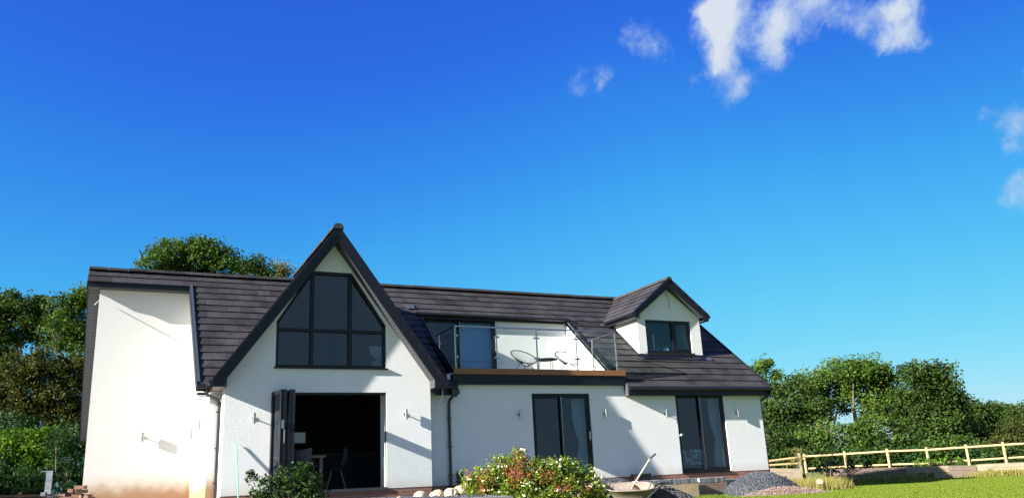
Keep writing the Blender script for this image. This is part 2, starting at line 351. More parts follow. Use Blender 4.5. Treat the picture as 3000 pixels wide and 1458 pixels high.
# left wing wall below the ridge, its end wall and the return wall
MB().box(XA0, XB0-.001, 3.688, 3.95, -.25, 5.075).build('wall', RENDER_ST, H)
MB().prism([(XA0, 3.95, -.25), (XA0, yb2, -.25), (XA0, yb2, ZR-(yb2-YR)*SL-.2), (XA0, 3.98, ZR-.35)], (.28, 0, 0)).build('wall', RENDER, H)
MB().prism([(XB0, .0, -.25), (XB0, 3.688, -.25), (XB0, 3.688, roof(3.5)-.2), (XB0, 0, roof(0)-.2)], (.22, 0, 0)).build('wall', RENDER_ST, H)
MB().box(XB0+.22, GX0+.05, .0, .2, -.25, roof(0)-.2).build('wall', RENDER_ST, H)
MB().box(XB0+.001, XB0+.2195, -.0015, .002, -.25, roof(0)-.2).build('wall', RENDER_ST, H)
# gable wall with its door opening and tall window opening
gw = MB(); ins = .10
gt = GZ-.36; sl2 = 1.375
W = dict(w0=-.957, w1=1.496, zb=2.587, m0=-.184, m1=.673, zt=4.762, zs=3.60, tr=3.419)
win = [(W['w0'], W['zb']), (W['w1'], W['zb']), (W['w1'], W['zs']-.02), (W['m1']+.03, W['zt']), (W['m0']-.03, W['zt']), (W['w0'], W['zs']-.02)]
kz = gt-(GX1-GX)*sl2
out = [(GX0, -.02), (-.99, -.02), (-.99, 2.05), (1.496, 2.05), (1.496, -.02), (GX1, -.02), (GX1, gt-(GX1-GX)*sl2+.03), (GX, gt+.03), (GX0, gt-(GX-GX0)*sl2+.03)]
gw.prism([(x, GY, z) for x, z in out], (0, .3, 0), [[(x, GY, z) for x, z in win]])
gw.build('gable_wall', RENDER, H)
MB().box(GX0, GX0+.25, GY+.3, .0, -.1, 2.25).build('gable_wall', RENDER, H)
MB().box(GX0+.0005, GX0+.2, GY+.2995, GY+.301, -.1, 2.2).build('gable_wall', RENDER, H) if False else None
MB().box(GX1-.25, GX1, GY+.3, .0, -.1, 2.25).build('gable_wall', RENDER, H)
# plinth
p = MB(); p.box(GX0+.006, -.99, GY+.008, GY+.2, -.5, -.021); p.box(-.99, 1.496, GY+.02, GY+.2, -.5, -.05); p.box(1.496, GX1-.006, GY+.008, GY+.2, -.5, -.021)
p.box(GX1-.2, GX1-.007, GY+.2, .0, -.5, -.021); p.box(GX0+.007, GX0+.2, GY+.2, .0, -.5, -.101)
p.box(GX1-.006, XR-.008, .008, .2, -.7, -.021); p.box(XR-.2, XR-.008, .2, yb2, -.7, -.601)
p.build('brick_plinth', BRICK, H)

# ---- roof tiles
def clip(poly, h):
    a, b, c = h; o = []
    for i, p in enumerate(poly):
        q = poly[(i+1) % len(poly)]; d0, d1 = a*p[0]+b*p[1]-c, a*q[0]+b*q[1]-c
        if d0 <= 0: o.append(p)
        if d0*d1 < 0: t = d0/(d0-d1); o.append((p[0]+(q[0]-p[0])*t, p[1]+(q[1]-p[1])*t))
    return o
def tiles(mb, org, xd, sd, nd, smax, spans, gauge=.345, tw=.33, th=.025, jit=.005, s0=0.0, halves=lambda x, s, e: ()):
    """tile courses: org at the eave, xd along the course, sd up the slope; spans(s0,s1) gives the lengths covered, halves(x) the valley lines that cut them"""
    org, xd, sd, nd = map(Vector, (org, xd, sd, nd)); k = 0; s = s0
    while s < smax-.03:
        e = min(s+gauge, smax)
        for (a, b) in spans(s, e):
            x = math.floor(a/tw)*tw+(tw/2 if k % 2 else 0)-tw
            while x < b:
                c, d = max(a, x+.003), min(b, x+tw-.003)
                if d-c > .02:
                    j = random.uniform(0, jit); ss, ee = s-random.uniform(0, .005), e+.02
                    pl = [(c, ss), (d, ss), (d, ee), (c, ee)]
                    for h in halves((c+d)/2, s, e): pl = clip(pl, h)
                    if len(pl) >= 3:
                        P3 = lambda p, dz: org+xd*p[0]+sd*p[1]+nd*((th+j)*(1-(p[1]-ss)/(ee-ss))+.004+dz)
                        n = len(pl); v = [P3(p, 0) for p in pl]+[P3(p, -.013) for p in pl]
                        mb.add(v, [tuple(range(n)), tuple(range(2*n-1, n-1, -1))]+[(i, i+n, (i+1) % n+n, (i+1) % n) for i in range(n)])
                x += tw
        s += gauge; k += 1
def minus(spans, a, b):
    o = []
    for (c, d) in spans:
        if b <= c or a >= d: o.append((c, d)); continue
        if c < a: o.append((c, a))
        if b < d: o.append((b, d))
    return o
LS = math.hypot(YR+E_, ZR-ZE); cs, sn = (YR+E_)/LS, (ZR-ZE)/LS
def gable_half(z): return max(0, (GZ+.02-z)/GS)          # half width of the gable roof at height z
def dormer_half(z): return max(0, (DZ-.0-z)/DSL)
def main_spans(s, e):
    y = -E_+(s+e)/2*cs; z = ZE+(s+e)/2*sn; ylo = -E_+s*cs
    sp = [(XE0, XV)] if ylo < 3.36 else [(XL, XV)]
    g = gable_half(z+.03+(e-s)/2*sn)-.02; sp = minus(sp, GX-g, GX+g)
    if ylo+.16 < YBW: sp = minus(sp, BX0, BX1 if y > .12 else 8.21)
    if y > DYW-.02 and z < DE+.02: sp = minus(sp, DX0, DX1)
    if z >= DE-.14: h = dormer_half(z+(e-s)/2*sn+.02)-.01; sp = minus(sp, DX-h, DX+h)
    return sp
def main_halves(x):
    h = []
    if x < GX: h.append((1, -sn/GS, GX-(GZ-ZE)/GS))
    elif x < 4: h.append((-1, -sn/GS, -GX-(GZ-ZE)/GS))
    return h
def dorm_halves(x):
    if x < DX: return [(1, -sn/DSL, DX-(DZ-ZE)/DSL+.01)]
    return [(-1, -sn/DSL, -DX-(DZ-ZE)/DSL+.01)]
rt = MB()
tiles(rt, (0, -E_, ZE-.026), (1, 0, 0), (0, cs, sn), (0, -sn, cs), LS, main_spans, gauge=LS/16, halves=lambda x, s, e: main_halves(x)+(dorm_halves(x) if x > 8.6 and ZE+(s+e)/2*sn > DE+.0 else []))
tiles(rt, (0, YREAR, ZREAR-.026), (1, 0, 0), (0, -cs, sn), (0, sn, cs), math.hypot(YREAR-YR, ZR-ZREAR), lambda s, e: [(XL, XV)])
ROOF = rt.build('roof', TILE, H)
# boarding under the tiles
d = MB()
def rp(x, y, dz=-.035): return (x, y, roof(y)+dz)
d.prism([rp(XE0+.05, -.19), rp(-2.05, -.19), rp(GX, 3.72), rp(2.62, -.19), rp(BX0, -.19), rp(BX0, YBW+.0), rp(BX1, YBW), rp(BX1, .1), rp(8.21, .1), rp(8.21, -.19), rp(XV-.04, -.19),
         rp(XV-.04, YR), rp(XL+.04, YR), rp(XL+.04, 3.42), rp(XE0+.05, 3.42)], (0, .04, -.09),
        [[rp(DX0+.08, DYW+.1), rp(DX1-.08, DYW+.1), rp(DX1-.08, 2.4), rp(DX+.2, 3.62), rp(DX-.2, 3.62), rp(DX0+.08, 2.4)]])
d.prism([(XL+.04, YR, ZR-.035), (XV-.04, YR, ZR-.035), (XV-.04, YREAR-.03, ZREAR-.01), (XL+.04, YREAR-.03, ZREAR-.01)], (0, -.04, -.09))
d.build('roof_deck', ANTH, H)
# ridge caps
def ridge_cap(p0, p1, mb, r=.11, seg=.45, ang=.9):
    p0, p1 = Vector(p0), Vector(p1); L = (p1-p0).length; d = (p1-p0)/L; n = max(1, round(L/seg)); up = Vector((0, 0, 1)); sd = d.cross(up)
    for i in range(n):
        a, b = p0+d*(L*i/n+.004), p0+d*(L*(i+1)/n-.004); dz = random.uniform(-.004, .006); vs = []; fs = []
        K = 7
        for q, rr in ((a, r), (b, r*.96)):
            for k in range(K): t = (k/(K-1)-.5)*math.pi*ang; vs.append(q+sd*math.sin(t)*rr+up*(math.cos(t)*rr-r*.45+dz))
            vs.append(q+up*(-r*.5))
        for k in range(K-1): fs.append((k, k+1, K+1+k+1, K+1+k))
        fs.append(tuple(range(K+1))); fs.append(tuple(range(K+1, 2*K+2)))
        mb.add(vs, fs)
rc = MB(); ridge_cap((XL, YR, ZR+.02), (XV, YR, ZR+.02), rc)
rc.build('ridge_cap', TILE, ROOF)

# gable roof
gr = MB(); LG = math.hypot(GH, GH*GS); gc, gs = GH/LG, GH*GS/LG
def yval(z): return (z-ZE)/SL-E_
GV = (1, -gs/SL, ZE*-1/SL-E_+(GZ-GH*GS)/SL+.02)      # y <= yval(z) on the gable slopes
def gspan(s, e):
    z = GZ-GH*GS+(s+e)/2*gs; return [(GYB-.02, min(YR, max(GYB+.2, yval(z+.3))))]
tiles(gr, (GX-GH, 0, GZ-GH*GS-.03), (0, 1, 0), (gc, 0, gs), (-gs, 0, gc), LG, gspan, halves=lambda x, s, e: [GV])
tiles(gr, (GX+GH, 0, GZ-GH*GS-.03), (0, 1, 0), (-gc, 0, gs), (gs, 0, gc), LG, gspan, halves=lambda x, s, e: [GV])
GROOF = gr.build('gable_roof', TILE, H)
g = MB()
for sgn in (-1, 1):
    a = [(GX+sgn*GH, GYB+.03, GZ-GH*GS-.05), (GX, GYB+.03, GZ-.05), (GX, YR, GZ-.05), (GX+sgn*GH, -.2, GZ-GH*GS-.05)]
    g.prism(a, (-sgn*.001, 0, -.12))
g.build('roof_deck', ANTH, H)
rc = MB(); ridge_cap((GX, GYB-.05, GZ-.0), (GX, YR-.1, GZ-.0), rc, r=.125, ang=1.05); rc.build('ridge_cap', TILE, GROOF)
def chevron(sgn, o, i, y, dy, m, name, par, cx=GX):
    pass
zb = 2.124
for sgn in (-1, 1):
    b = MB(); X = lambda dx: GX+sgn*dx
    zo = GZ-GH*GS
    b.prism([(X(0), GYB, GZ-.055), (X(GH), GYB, zo-.055), (X(GH), GYB, zb), (X(2.252), GYB, zb), (X(2.252), GYB, 2.30), (X(0), GYB, 5.396)], (0, .03, 0))
    # a second, shallower fascia strip below the tiles
    b.prism([(X(0), GYB-.018, GZ-.03), (X(GH+.01), GYB-.018, zo-.045), (X(GH+.01), GYB-.018, zo-.145), (X(0), GYB-.018, GZ-.17)], (0, .017, 0))
    b.build('bargeboard', ANTH, H)
    MB().prism([(X(0), GYB-.028, GZ+.035), (X(GH+.03), GYB-.028, zo+.0), (X(GH+.03), GYB-.028, zo-.06), (X(0), GYB-.028, GZ-.04)], (0, .085, 0)).build('verge_trim', ANTH, H)
    s = MB(); s.prism([(X(0), GYB+.03, 5.40), (X(2.25), GYB+.03, 2.305), (X(2.25), GYB+.03, zb+.002), (X(2.262), GYB+.03, zb+.002), (X(2.262), GYB+.03, 2.31), (X(0), GYB+.03, 5.417)], (0, -GYB-.03+GY-.0, 0))
    # grooves of the soffit boards
    L = math.hypot(2.25, 3.095)
    for k in range(int(L/.1)):
        t = (k+.5)*.1/L; cx, cz = 2.25*t, 5.40-3.095*t
        nn = Vector((-3.095/L*sgn, 0, -2.25/L)); c = Vector((X(cx), (GYB+.03+GY)/2, cz))+nn*.002
        s.obox(c, Vector((2.25/L*sgn, 0, -3.095/L))*.042, (0, .158, 0), nn*.003)
    s.build('soffit', SOFFIT, H)
    e = MB()
    e.box(min(X(2.265), X(2.495)), max(X(2.265), X(2.495)), GYB+.031, -.0, zb+.01, zb+.03); e.build('soffit', SOFTAN if sgn < 0 else ANTH, H)
    e = MB(); e.box(min(X(2.495), X(2.51)), max(X(2.495), X(2.51)), GYB+.031, -.2, zb, zo-.06); e.build('fascia', ANTH, H)
    g2 = MB(); g2.tube([(X(2.56), GYB+.05, zo-.06), (X(2.56), -.36, zo-.06)], .052, 10); g2.build('gutter', BLACK, H)

# ---- dormer
dr = MB(); LD = math.hypot(DH, DZ-DE); dc, dsn = DH/LD, (DZ-DE)/LD
DV = (1, -dsn/SL, (DE-ZE)/SL-E_+.02)
def dspan(s, e):
    z = DE+e*dsn; return [(DYB-.02, min(YR, yval(z)+.1))]
tiles(dr, (DX-DH, 0, DE-.026), (0, 1, 0), (dc, 0, dsn), (-dsn, 0, dc), LD, dspan, gauge=LD/6, halves=lambda x, s, e: [DV])
tiles(dr, (DX+DH, 0, DE-.026), (0, 1, 0), (-dc, 0, dsn), (dsn, 0, dc), LD, dspan, gauge=LD/6, halves=lambda x, s, e: [DV])
DROOF = dr.build('dormer_roof', TILE, H)
rc = MB(); ridge_cap((DX, DYB-.04, DZ+.0), (DX, YR-.1, DZ+.0), rc, r=.095, ang=1.0); rc.build('ridge_cap', TILE, DROOF)
g = MB()
for sgn in (-1, 1):
    g.prism([(DX+sgn*DH, DYB+.02, DE-.04), (DX, DYB+.02, DZ-.04), (DX, YR, DZ-.04), (DX+sgn*DH, yval(DE)-.0, DE-.04)], (0, 0, -.06))
g.build('roof_deck', ANTH, H)
for sgn in (-1, 1):
    X = lambda dx: DX+sgn*dx
    b = MB(); b.prism([(X(0), DYB, DZ-.03), (X(DH), DYB, DE-.03), (X(DH), DYB, DE-.17), (X(DH-.17), DYB, DE-.17), (X(DH-.17), DYB, DE-.06), (X(0), DYB, DZ-.26)], (0, .025, 0))
    b.build('bargeboard', ANTH, H)
    MB().prism([(X(0), DYB-.026, DZ+.035), (X(DH+.02), DYB-.026, DE+.015), (X(DH+.02), DYB-.026, DE-.03), (X(0), DYB-.026, DZ-.03)], (0, .07, 0)).build('verge_trim', ANTH, H)
    b = MB(); b.box(min(X(DH), X(DH-.02)), max(X(DH), X(DH-.02)), DYB+.026, yval(DE)+.02, DE-.17, DE-.03); b.build('fascia', ANTH, H)
    b = MB(); b.box(min(X(DX1-DX+.0), X(DH-.02)), max(X(DX1-DX), X(DH-.02)), DYB+.026, yval(DE-.16), DE-.168, DE-.15)
    b.prism([(X(0), DYB+.026, DZ-.262), (X(DH-.17), DYB+.026, DE-.062), (X(DH-.17), DYB+.026, DE-.05), (X(0), DYB+.026, DZ-.25)], (0, DYW-DYB-.026, 0)); b.build('soffit', SOFFIT, H)
    b = MB(); b.tube([(X(DH+.045), DYB+.02, DE-.045), (X(DH+.045), yval(DE)+.03, DE-.045)], .045, 10); b.build('gutter', BLACK, H)
vz0, vz1, vx0, vx1 = 3.403, 4.358, 9.81, 11.418
dtz = DZ-.05
dw = MB(); zw = roof(DYW)-.1
dw.prism([(DX0, DYW, zw), (DX1, DYW, zw), (DX1, DYW, dtz-(DX1-DX)*DSL-.1), (DX, DYW, dtz-.1), (DX0, DYW, dtz-(DX-DX0)*DSL-.1)], (0, .22, 0), [rects(vx0, vx1, vz0, vz1, DYW)])
dw.build('dormer_wall', RENDER, H)
for x in (DX0, DX1-.12):
    ye = yval(DE-.1)
    MB().prism([(x, DYW+.22, zw), (x, ye+.1, roof(ye+.1)-.05), (x, ye+.1, DE-.1), (x, DYW+.22, DE-.1)], (.12, 0, 0)).build('dormer_wall', RENDER, H)
# lead apron and cheek flashing
l = MB(); l.obox((DX, DYW-.10, roof(DYW-.10)+.028), (1.14, 0, 0), Vector((0, cs, sn))*.12, Vector((0, -sn, cs))*.004)
l.obox((DX0-.03, (DYW+2.3)/2, roof((DYW+2.3)/2)+.03), (.03, 0, 0), Vector((0, cs, sn))*.80, Vector((0, -sn, cs))*.006)
l.box(DX0-.06, DX1+.06, DYW-.03, DYW-.002, roof(DYW)-.02, roof(DYW)+.05)
l.build('lead_flashing', ANTH, H)
for x_, y_, w_, h_ in ((9.27, 2.40, .12, .07), (DX1+.1, DYW-.14, .1, .08), (3.25, 2.88, .12, .13)):
    MB().obox((x_, y_, roof(y_)+.035), (w_, 0, .01), Vector((0, cs, sn))*h_, Vector((0, -sn, cs))*.006).build('lead_flashing', LEAD, H)

# ---- left wing trim
MB().box(XL, XE0, 3.40, 3.425, 5.062, roof(3.40)-.035).build('fascia', ANTH, H)
s = MB(); s.box(XL+.02, XE0, 3.426, 3.687, 5.064, 5.080)
for k in range(24): s.box(XL+.03+k*.1, XL+.12+k*.1, 3.43, 3.685, 5.061, 5.063)
s.build('soffit', SOFFIT, H)
# rear verge seen from below
s = MB(); L2 = math.hypot(YREAR-YR, ZR-ZREAR); dd = Vector((0, YREAR-YR, ZREAR-ZR))/L2; nn = Vector((0, sn, cs))
mid = Vector(((XL+XA0)/2, YR, ZR))+dd*(L2/2)-nn*.24
s.obox(mid, (.13, 0, 0), dd*(L2/2), nn*.008)
for k in range(int(L2/.11)):
    s.obox(Vector(((XL+XA0)/2, YR, ZR))+dd*(.055+k*.11)-nn*.25, (.125, 0, 0), dd*.048, nn*.003)
s.build('soffit', SOFFIT, H)
b = MB(); b.obox(Vector((XL+.012, YR, ZR))+dd*(L2/2)-nn*.14, (.012, 0, 0), dd*(L2/2), nn*.12)
b.obox(Vector((XL+.012, YR-.25, ZR-.25*SL))-Vector((0, -sn, cs))*.14, (.012, 0, 0), Vector((0, cs, sn))*.36, Vector((0, -sn, cs))*.11); b.build('bargeboard', ANTH, H)
# verge beside the left wing wall
b = MB(); yc = (3.40-.21)/2; ll = (3.40+.21)/cs/2
b.obox((XE0-.012, yc, roof(yc)-.085), (.012, 0, 0), Vector((0, cs, sn))*ll, Vector((0, -sn, cs))*.10)
b.build('bargeboard', ANTH, H)
b = MB(); b.obox((XE0+.02, yc, roof(yc)+.03), (.03, 0, 0), Vector((0, cs, sn))*ll, Vector((0, -sn, cs))*.012); b.build('lead_flashing', LEAD, H)
MB().obox(((XE0+XB0)/2+.02, yc, roof(yc)-.19), (.15, 0, 0), Vector((0, cs, sn))*ll, Vector((0, -sn, cs))*.008).build('soffit', WHITEP, H)
# ---- eaves
for x0_, x1_ in ((8.235, XV), (XE0, -2.235), (2.80, 3.30)): MB().box(x0_, x1_, -.195, -.17, 2.035, 2.235).build('fascia', ANTH, H)
MB().box(3.30, 8.205, -.10, -.07, 2.305, 2.546).build('fascia', ANTH, H)
MB().box(3.31, 8.20, -.069, -.001, 2.306, 2.32).build('soffit', ANTH, H)
MB().box(8.235, XV-.02, -.169, -.002, 2.035, 2.05).build('soffit', ANTH, H); MB().box(2.8, 3.3, -.169, -.002, 2.10, 2.115).build('soffit', ANTH, H)
MB().box(XE0+.002, -2.235, -.169, -.002, 2.005, 2.032).build('soffit', WHITEP, H)
MB().box(8.206, 8.234, -.20, -.0, 2.025, 2.33).build('eaves_end', SOFFIT, H)
for x0_, x1_ in ((8.225, XV+.03), (XE0-.02, -2.22), (2.82, 3.36)): MB().tube([(x0_, -.248, 2.212), (x1_, -.248, 2.208)], .052, 12).build('gutter', BLACK, H)
# right verge
b = MB(); ym = (YR-E_)/2; b.obox((XV-.012, ym, roof(ym)-.11), (.012, 0, 0), Vector((0, cs, sn))*(LS/2), Vector((0, -sn, cs))*.10)
b.obox(Vector((XV-.012, YR, ZR))+dd*(L2/2)-nn*.11, (.012, 0, 0), dd*(L2/2), nn*.10); b.build('bargeboard', ANTH, H)
b = MB(); b.obox((XV-.0, ym, roof(ym)+.01), (.012, 0, 0), Vector((0, cs, sn))*(LS/2), Vector((0, -sn, cs))*.03); b.build('verge_trim', ANTH, H)
# downpipes
def downpipe(path, br):
    b = MB(); b.tube(path, .034, 10)
    o = b.build('downpipe', BLACK, H, smoothf=False)
    for z in br: x = path[-2][0]; y = path[-2][1]; MB().box(x-.055, x+.055, y-.03, y+.055, z-.012, z+.012).build('pipe_bracket', BLACK, o)
downpipe([(-2.28, -.25, 2.16), (-2.27, -.24, 2.04), (-2.02, -.10, 1.93), (-1.995, -.055, 1.84), (-1.995, -.055, 1.2), (-1.995, -.055, -.3)], (1.7, .95, .25))
downpipe([(3.28, -.25, 2.16), (3.27, -.23, 2.04), (3.21, -.09, 1.93), (3.20, -.055, 1.84), (3.20, -.055, 1.2), (3.20, -.055, -.3)], (1.5, .85, .2))
downpipe([(13.02, -.25, 2.16), (13.02, -.22, 2.05), (12.90, .02, 1.93), (12.885, .08, 1.85), (12.885, .08, 1.2), (12.885, .08, -.5)], (1.7, .7))
b = MB(); b.box(3.18, 3.38, -.32, -.196, 2.04, 2.16); b.box(3.20, 3.32, -.30, -.2, 1.98, 2.04); b.build('hopper', BLACK, H)
b = MB(); b.box(3.36, 3.48, -.13, -.002, .12, .27); b.tube([(3.41, -.08, .12), (3.41, -.08, -.3)], .04, 10); b.box(3.35, 3.49, -.15, -.01, .03, .08); b.build('waste_hopper', BLACK, H)

# ---- balcony
MB().box(3.317, 8.207, -.14, -.101, 2.549, ZD).build('balcony_edge_board', WOOD, H)
d = MB()
for k in range(19): d.box(BX0, BX1+(.14 if k < 1 else 0), -.10+k*.145, -.10+k*.145+.14, ZD-.03, ZD-.004)
d.build('balcony_deck', DECK, H)
MB().box(BX0, 8.19, -.068, YBW, 2.57, 2.655).build('balcony_base', ANTH, H)
bwz = roof(YBW)-.03
MB().prism([(BX0-.1, YBW, ZD-.1), (3.549, YBW, ZD-.1), (3.549, YBW, 4.49), (5.745, YBW, 4.49), (5.745, YBW, ZD-.1), (BX1+.01, YBW, ZD-.1), (BX1+.01, YBW, bwz-.05), (BX0-.1, YBW, bwz-.05)], (0, .2, 0)).build('balcony_wall', RENDER, H)
MB().prism([(BX1, .05, ZD-.1), (BX1, YBW, ZD-.1), (BX1, YBW, roof(YBW)-.03), (BX1, .05, roof(.05)-.03)], (.12, 0, 0)).build('balcony_wall', RENDER, H)
MB().prism([(BX0, .0, ZD-.1), (BX0, YBW, ZD-.1), (BX0, YBW, roof(YBW)-.03), (BX0, .0, roof(0)-.03)], (-.12, 0, 0)).build('balcony_wall', RENDER, H)
b = MB(); b.box(BX0-.02, BX1-.08, YBW-.07, YBW-.045, bwz-.14, bwz+.0); b.build('fascia', ANTH, H)
b = MB(); b.tube([(BX0-.1, YBW-.12, bwz-.02), (BX1+.02, YBW-.12, bwz-.03)], .05, 12); b.tube([(BX1-.06, YBW-.12, bwz-.03), (BX1+.02, YBW-.12, bwz-.11), (BX1+.3, YBW-.28, bwz-.10)], .03, 8); b.build('gutter', BLACK, H)
# cheek flashings on both sides of the cut-out
l = MB(); yc2 = (YBW+.05)/2; lh = (YBW-.05)/cs/2
l.obox((BX1+.045, yc2, roof(yc2)+.034), (.03, 0, 0), Vector((0, cs, sn))*lh, Vector((0, -sn, cs))*.008)
l.build('lead_flashing', ANTH, H); l = MB()
l.obox((BX0-.02, yc2-.1, roof(yc2-.1)+.034), (.02, 0, 0), Vector((0, cs, sn))*(lh+.1), Vector((0, -sn, cs))*.012)
l.build('lead_flashing', ANTH, H)

# ---- windows and doors
def frame_bars(mb, x0, x1, z0, z1, y, t=.06, dep=.07):
    mb.box(x0, x0+t, y, y+dep, z0, z1); mb.box(x1-t, x1, y, y+dep, z0, z1)
    mb.box(x0+t, x1-t, y, y+dep, z1-t, z1); mb.box(x0+t, x1-t, y, y+dep, z0, z0+t)
def pane(x0, x1, z0, z1, y, par, m=None):
    return MB().add([(x0, y, z0), (x1, y, z0), (x1, y, z1), (x0, y, z1)], [(0, 1, 2, 3)]).build('pane', m or GLASS, par)
def sliding(x0, x1, z0, z1, y, hx=None, ring=False, split=None):
    f = MB(); frame_bars(f, x0+.004, x1-.004, z0+.003, z1-.004, y, .055, .09)
    xm = split or (x0+x1)/2
    frame_bars(f, x0+.06, xm+.035, z0+.06, z1-.06, y+.045, .06, .035); frame_bars(f, xm-.035, x1-.06, z0+.06, z1-.06, y+.008, .06, .035)
    o = f.build('sliding_door', FRAME, H)
    pane(x0+.12, xm-.025, z0+.12, z1-.12, y+.062, o); pane(xm+.025, x1-.12, z0+.12, z1-.12, y+.025, o)
    t = MB(); t.box(xm+.0, xm+.012, y-.004, y+.004, z0+.07, z1-.08); t.build('meeting_strip', STEEL, o)
    if hx:
        h = MB()
        if ring:
            pts = [(hx+.035*math.cos(a), y-.04, .98+.055*math.sin(a)) for a in [i*math.pi/6 for i in range(9)]]
            h.tube(pts, .010, 6)
        else: h.tube([(hx, y-.01, .92), (hx, y-.05, .93), (hx, y-.05, 1.13), (hx, y-.01, 1.14)], .011, 6)
        h.build('handle', BRONZE, o)
    return o
sliding(5.448, 7.126, 0, 2.1, .03, hx=7.05)
sliding(9.838, 11.486, 0, 2.1, .03, hx=9.93, ring=True)
sliding(3.549, 5.745, ZD, 4.49, YBW+.03)
MB().box(5.44, 7.135, -.03, .03, -.02, -.001).build('door_sill', ANTH, H); MB().box(9.83, 11.495, -.03, .03, -.02, -.001).build('door_sill', ANTH, H)
MB().box(-.985, 1.49, GY-.03, GY+.09, -.05, .012).build('door_sill', SOFFIT, H)
# gable window
f = MB(); y = GY+.03; t = .06
for sgn, xs, xm in ((-1, W['w0'], W['m0']), (1, W['w1'], W['m1'])):
    f.box(min(xs, xs-sgn*t), max(xs, xs-sgn*t), y, y+.08, W['zb'], W['zs'])
    f.prism([(xs, y, W['zs']-.03), (xm+sgn*.03, y, W['zt']), (xm, y, W['zt']-.075), (xs-sgn*t, y, W['zs']-.05)], (0, .08, 0))
    f.box(xm-.04, xm+.04, y-.005, y+.085, W['zb'], W['zt']-.01)
f.box(W['m0']-.03, W['m1']+.03, y, y+.08, W['zt']-.07, W['zt']); f.box(W['w0'], W['w1'], y+.001, y+.081, W['zb'], W['zb']+t)
f.box(W['w0']+.02, W['w1']-.02, y-.003, y+.083, W['tr']-.04, W['tr']+.03)
gwin = f.build('gable_window', FRAME, H)
MB().box(W['w0']-.03, W['w1']+.03, GY-.05, GY+.03, W['zb']-.03, W['zb']).build('window_sill', FRAME, gwin)
yy = y+.05
for a, b_ in ((W['w0']+t, W['m0']-.04), (W['m0']+.04, W['m1']-.04), (W['m1']+.04, W['w1']-t)): pane(a, b_, W['zb']+t, W['tr']-.04, yy, gwin)
pane(W['m0']+.04, W['m1']-.04, W['tr']+.03, W['zt']-.07, yy, gwin)
MB().add([(W['w0']+.03, yy, W['tr']+.03), (W['m0']-.04, yy, W['tr']+.03), (W['m0']-.04, yy, W['zt']-.12), (W['w0']+.03, yy, W['zs']-.03)], [(0, 1, 2, 3)]).build('pane', GLASS, gwin)
MB().add([(W['m1']+.04, yy, W['tr']+.03), (W['w1']-.03, yy, W['tr']+.03), (W['w1']-.03, yy, W['zs']-.03), (W['m1']+.04, yy, W['zt']-.12)], [(0, 1, 2, 3)]).build('pane', GLASS, gwin)
# dormer window
f = MB(); y = DYW+.03; frame_bars(f, vx0+.004, vx1-.004, vz0+.003, vz1-.004, y, .06, .07); xm = vx0+.98
f.box(xm-.045, xm+.045, y-.003, y+.072, vz0+.06, vz1-.06); frame_bars(f, xm+.05, vx1-.064, vz0+.064, vz1-.064, y-.01, .045, .03)
dwin = f.build('dormer_window', FRAME, H)
pane(vx0+.064, xm-.045, vz0+.064, vz1-.064, y+.04, dwin); pane(xm+.095, vx1-.11, vz0+.11, vz1-.11, y+.01, dwin)
MB().box(vx0-.03, vx1+.03, DYW-.05, DYW+.03, vz0-.035, vz0-.001).build('window_sill', FRAME, dwin)
# side window in the far gable end
f = MB()
f.box(XR-.12, XR-.05, 3.723, 3.76, 3.803, 4.117); f.box(XR-.12, XR-.05, 4.38, 4.417, 3.803, 4.117); f.box(XR-.12, XR-.05, 3.76, 4.38, 3.803, 3.84); f.box(XR-.12, XR-.05, 3.76, 4.38, 4.08, 4.117)
f.build('side_window', FRAME, H)
# folded bifold door
def leaf(a, b, par, dz=0):
    a, b = Vector(a), Vector(b); L = (b-a).length; d = (b-a)/L; n = Vector((-d.y, d.x, 0)); z0, z1, t = .02, 2.045, .075
    m = MB(); up = Vector((0, 0, 1)); c = (a+b)/2
    m.obox(a+d*t/2+up*(z0+z1)/2, d*t/2, n*.028, up*(z1-z0)/2); m.obox(b-d*t/2+up*(z0+z1)/2, d*t/2, n*.028, up*(z1-z0)/2)
    m.obox(c+up*(z1-t/2), d*(L/2-t), n*.027, up*t/2); m.obox(c+up*(z0+t/2), d*(L/2-t), n*.027, up*t/2)
    o = m.build('leaf_frame', FRAME, par)
    g = [a+d*t+up*(z0+t), b-d*t+up*(z0+t), b-d*t+up*(z1-t), a+d*t+up*(z1-t)]
    q = MB(); q.add(g, [(0, 1, 2, 3)]); q.build('pane', CLEAR, par) if False else None
    return o, g, n
bif = MB().box(-.99, 1.49, GY+.03, GY+.10, 2.0, 2.046).box(-.985, -.94, GY+.02, GY+.10, .012, 2.0).box(1.482, 1.49, GY+.02, GY+.06, .012, 2.0).build('bifold_door', FRAME, H)
for a, b_ in (((-.99, GY+.0, 0), (-.895, -1.195, 0)), ((-.835, -1.195, 0), (-.80, GY+.0, 0)), ((-.735, GY+.0, 0), (-.725, -1.195, 0)), ((-.665, -1.195, 0), (-.56, GY-.03, 0))):
    o, g, n = leaf(a, b_, bif)
    q = MB(); q.add(g, [(0, 1, 2, 3)]); q.build('pane', CLEAR, bif)
h = MB(); h.tube([(-.855, -1.24, .95), (-.855, -1.26, .97), (-.855, -1.26, 1.22), (-.855, -1.24, 1.24)], .012, 6); h.box(-.91, -.86, -1.24, -1.21, 1.25, 1.42); h.build('handle', STEEL, bif)
MB().box(1.492, 1.53, GY+.302, GY+.46, 0, 2.04).build('door_reveal', WHITEP, H)

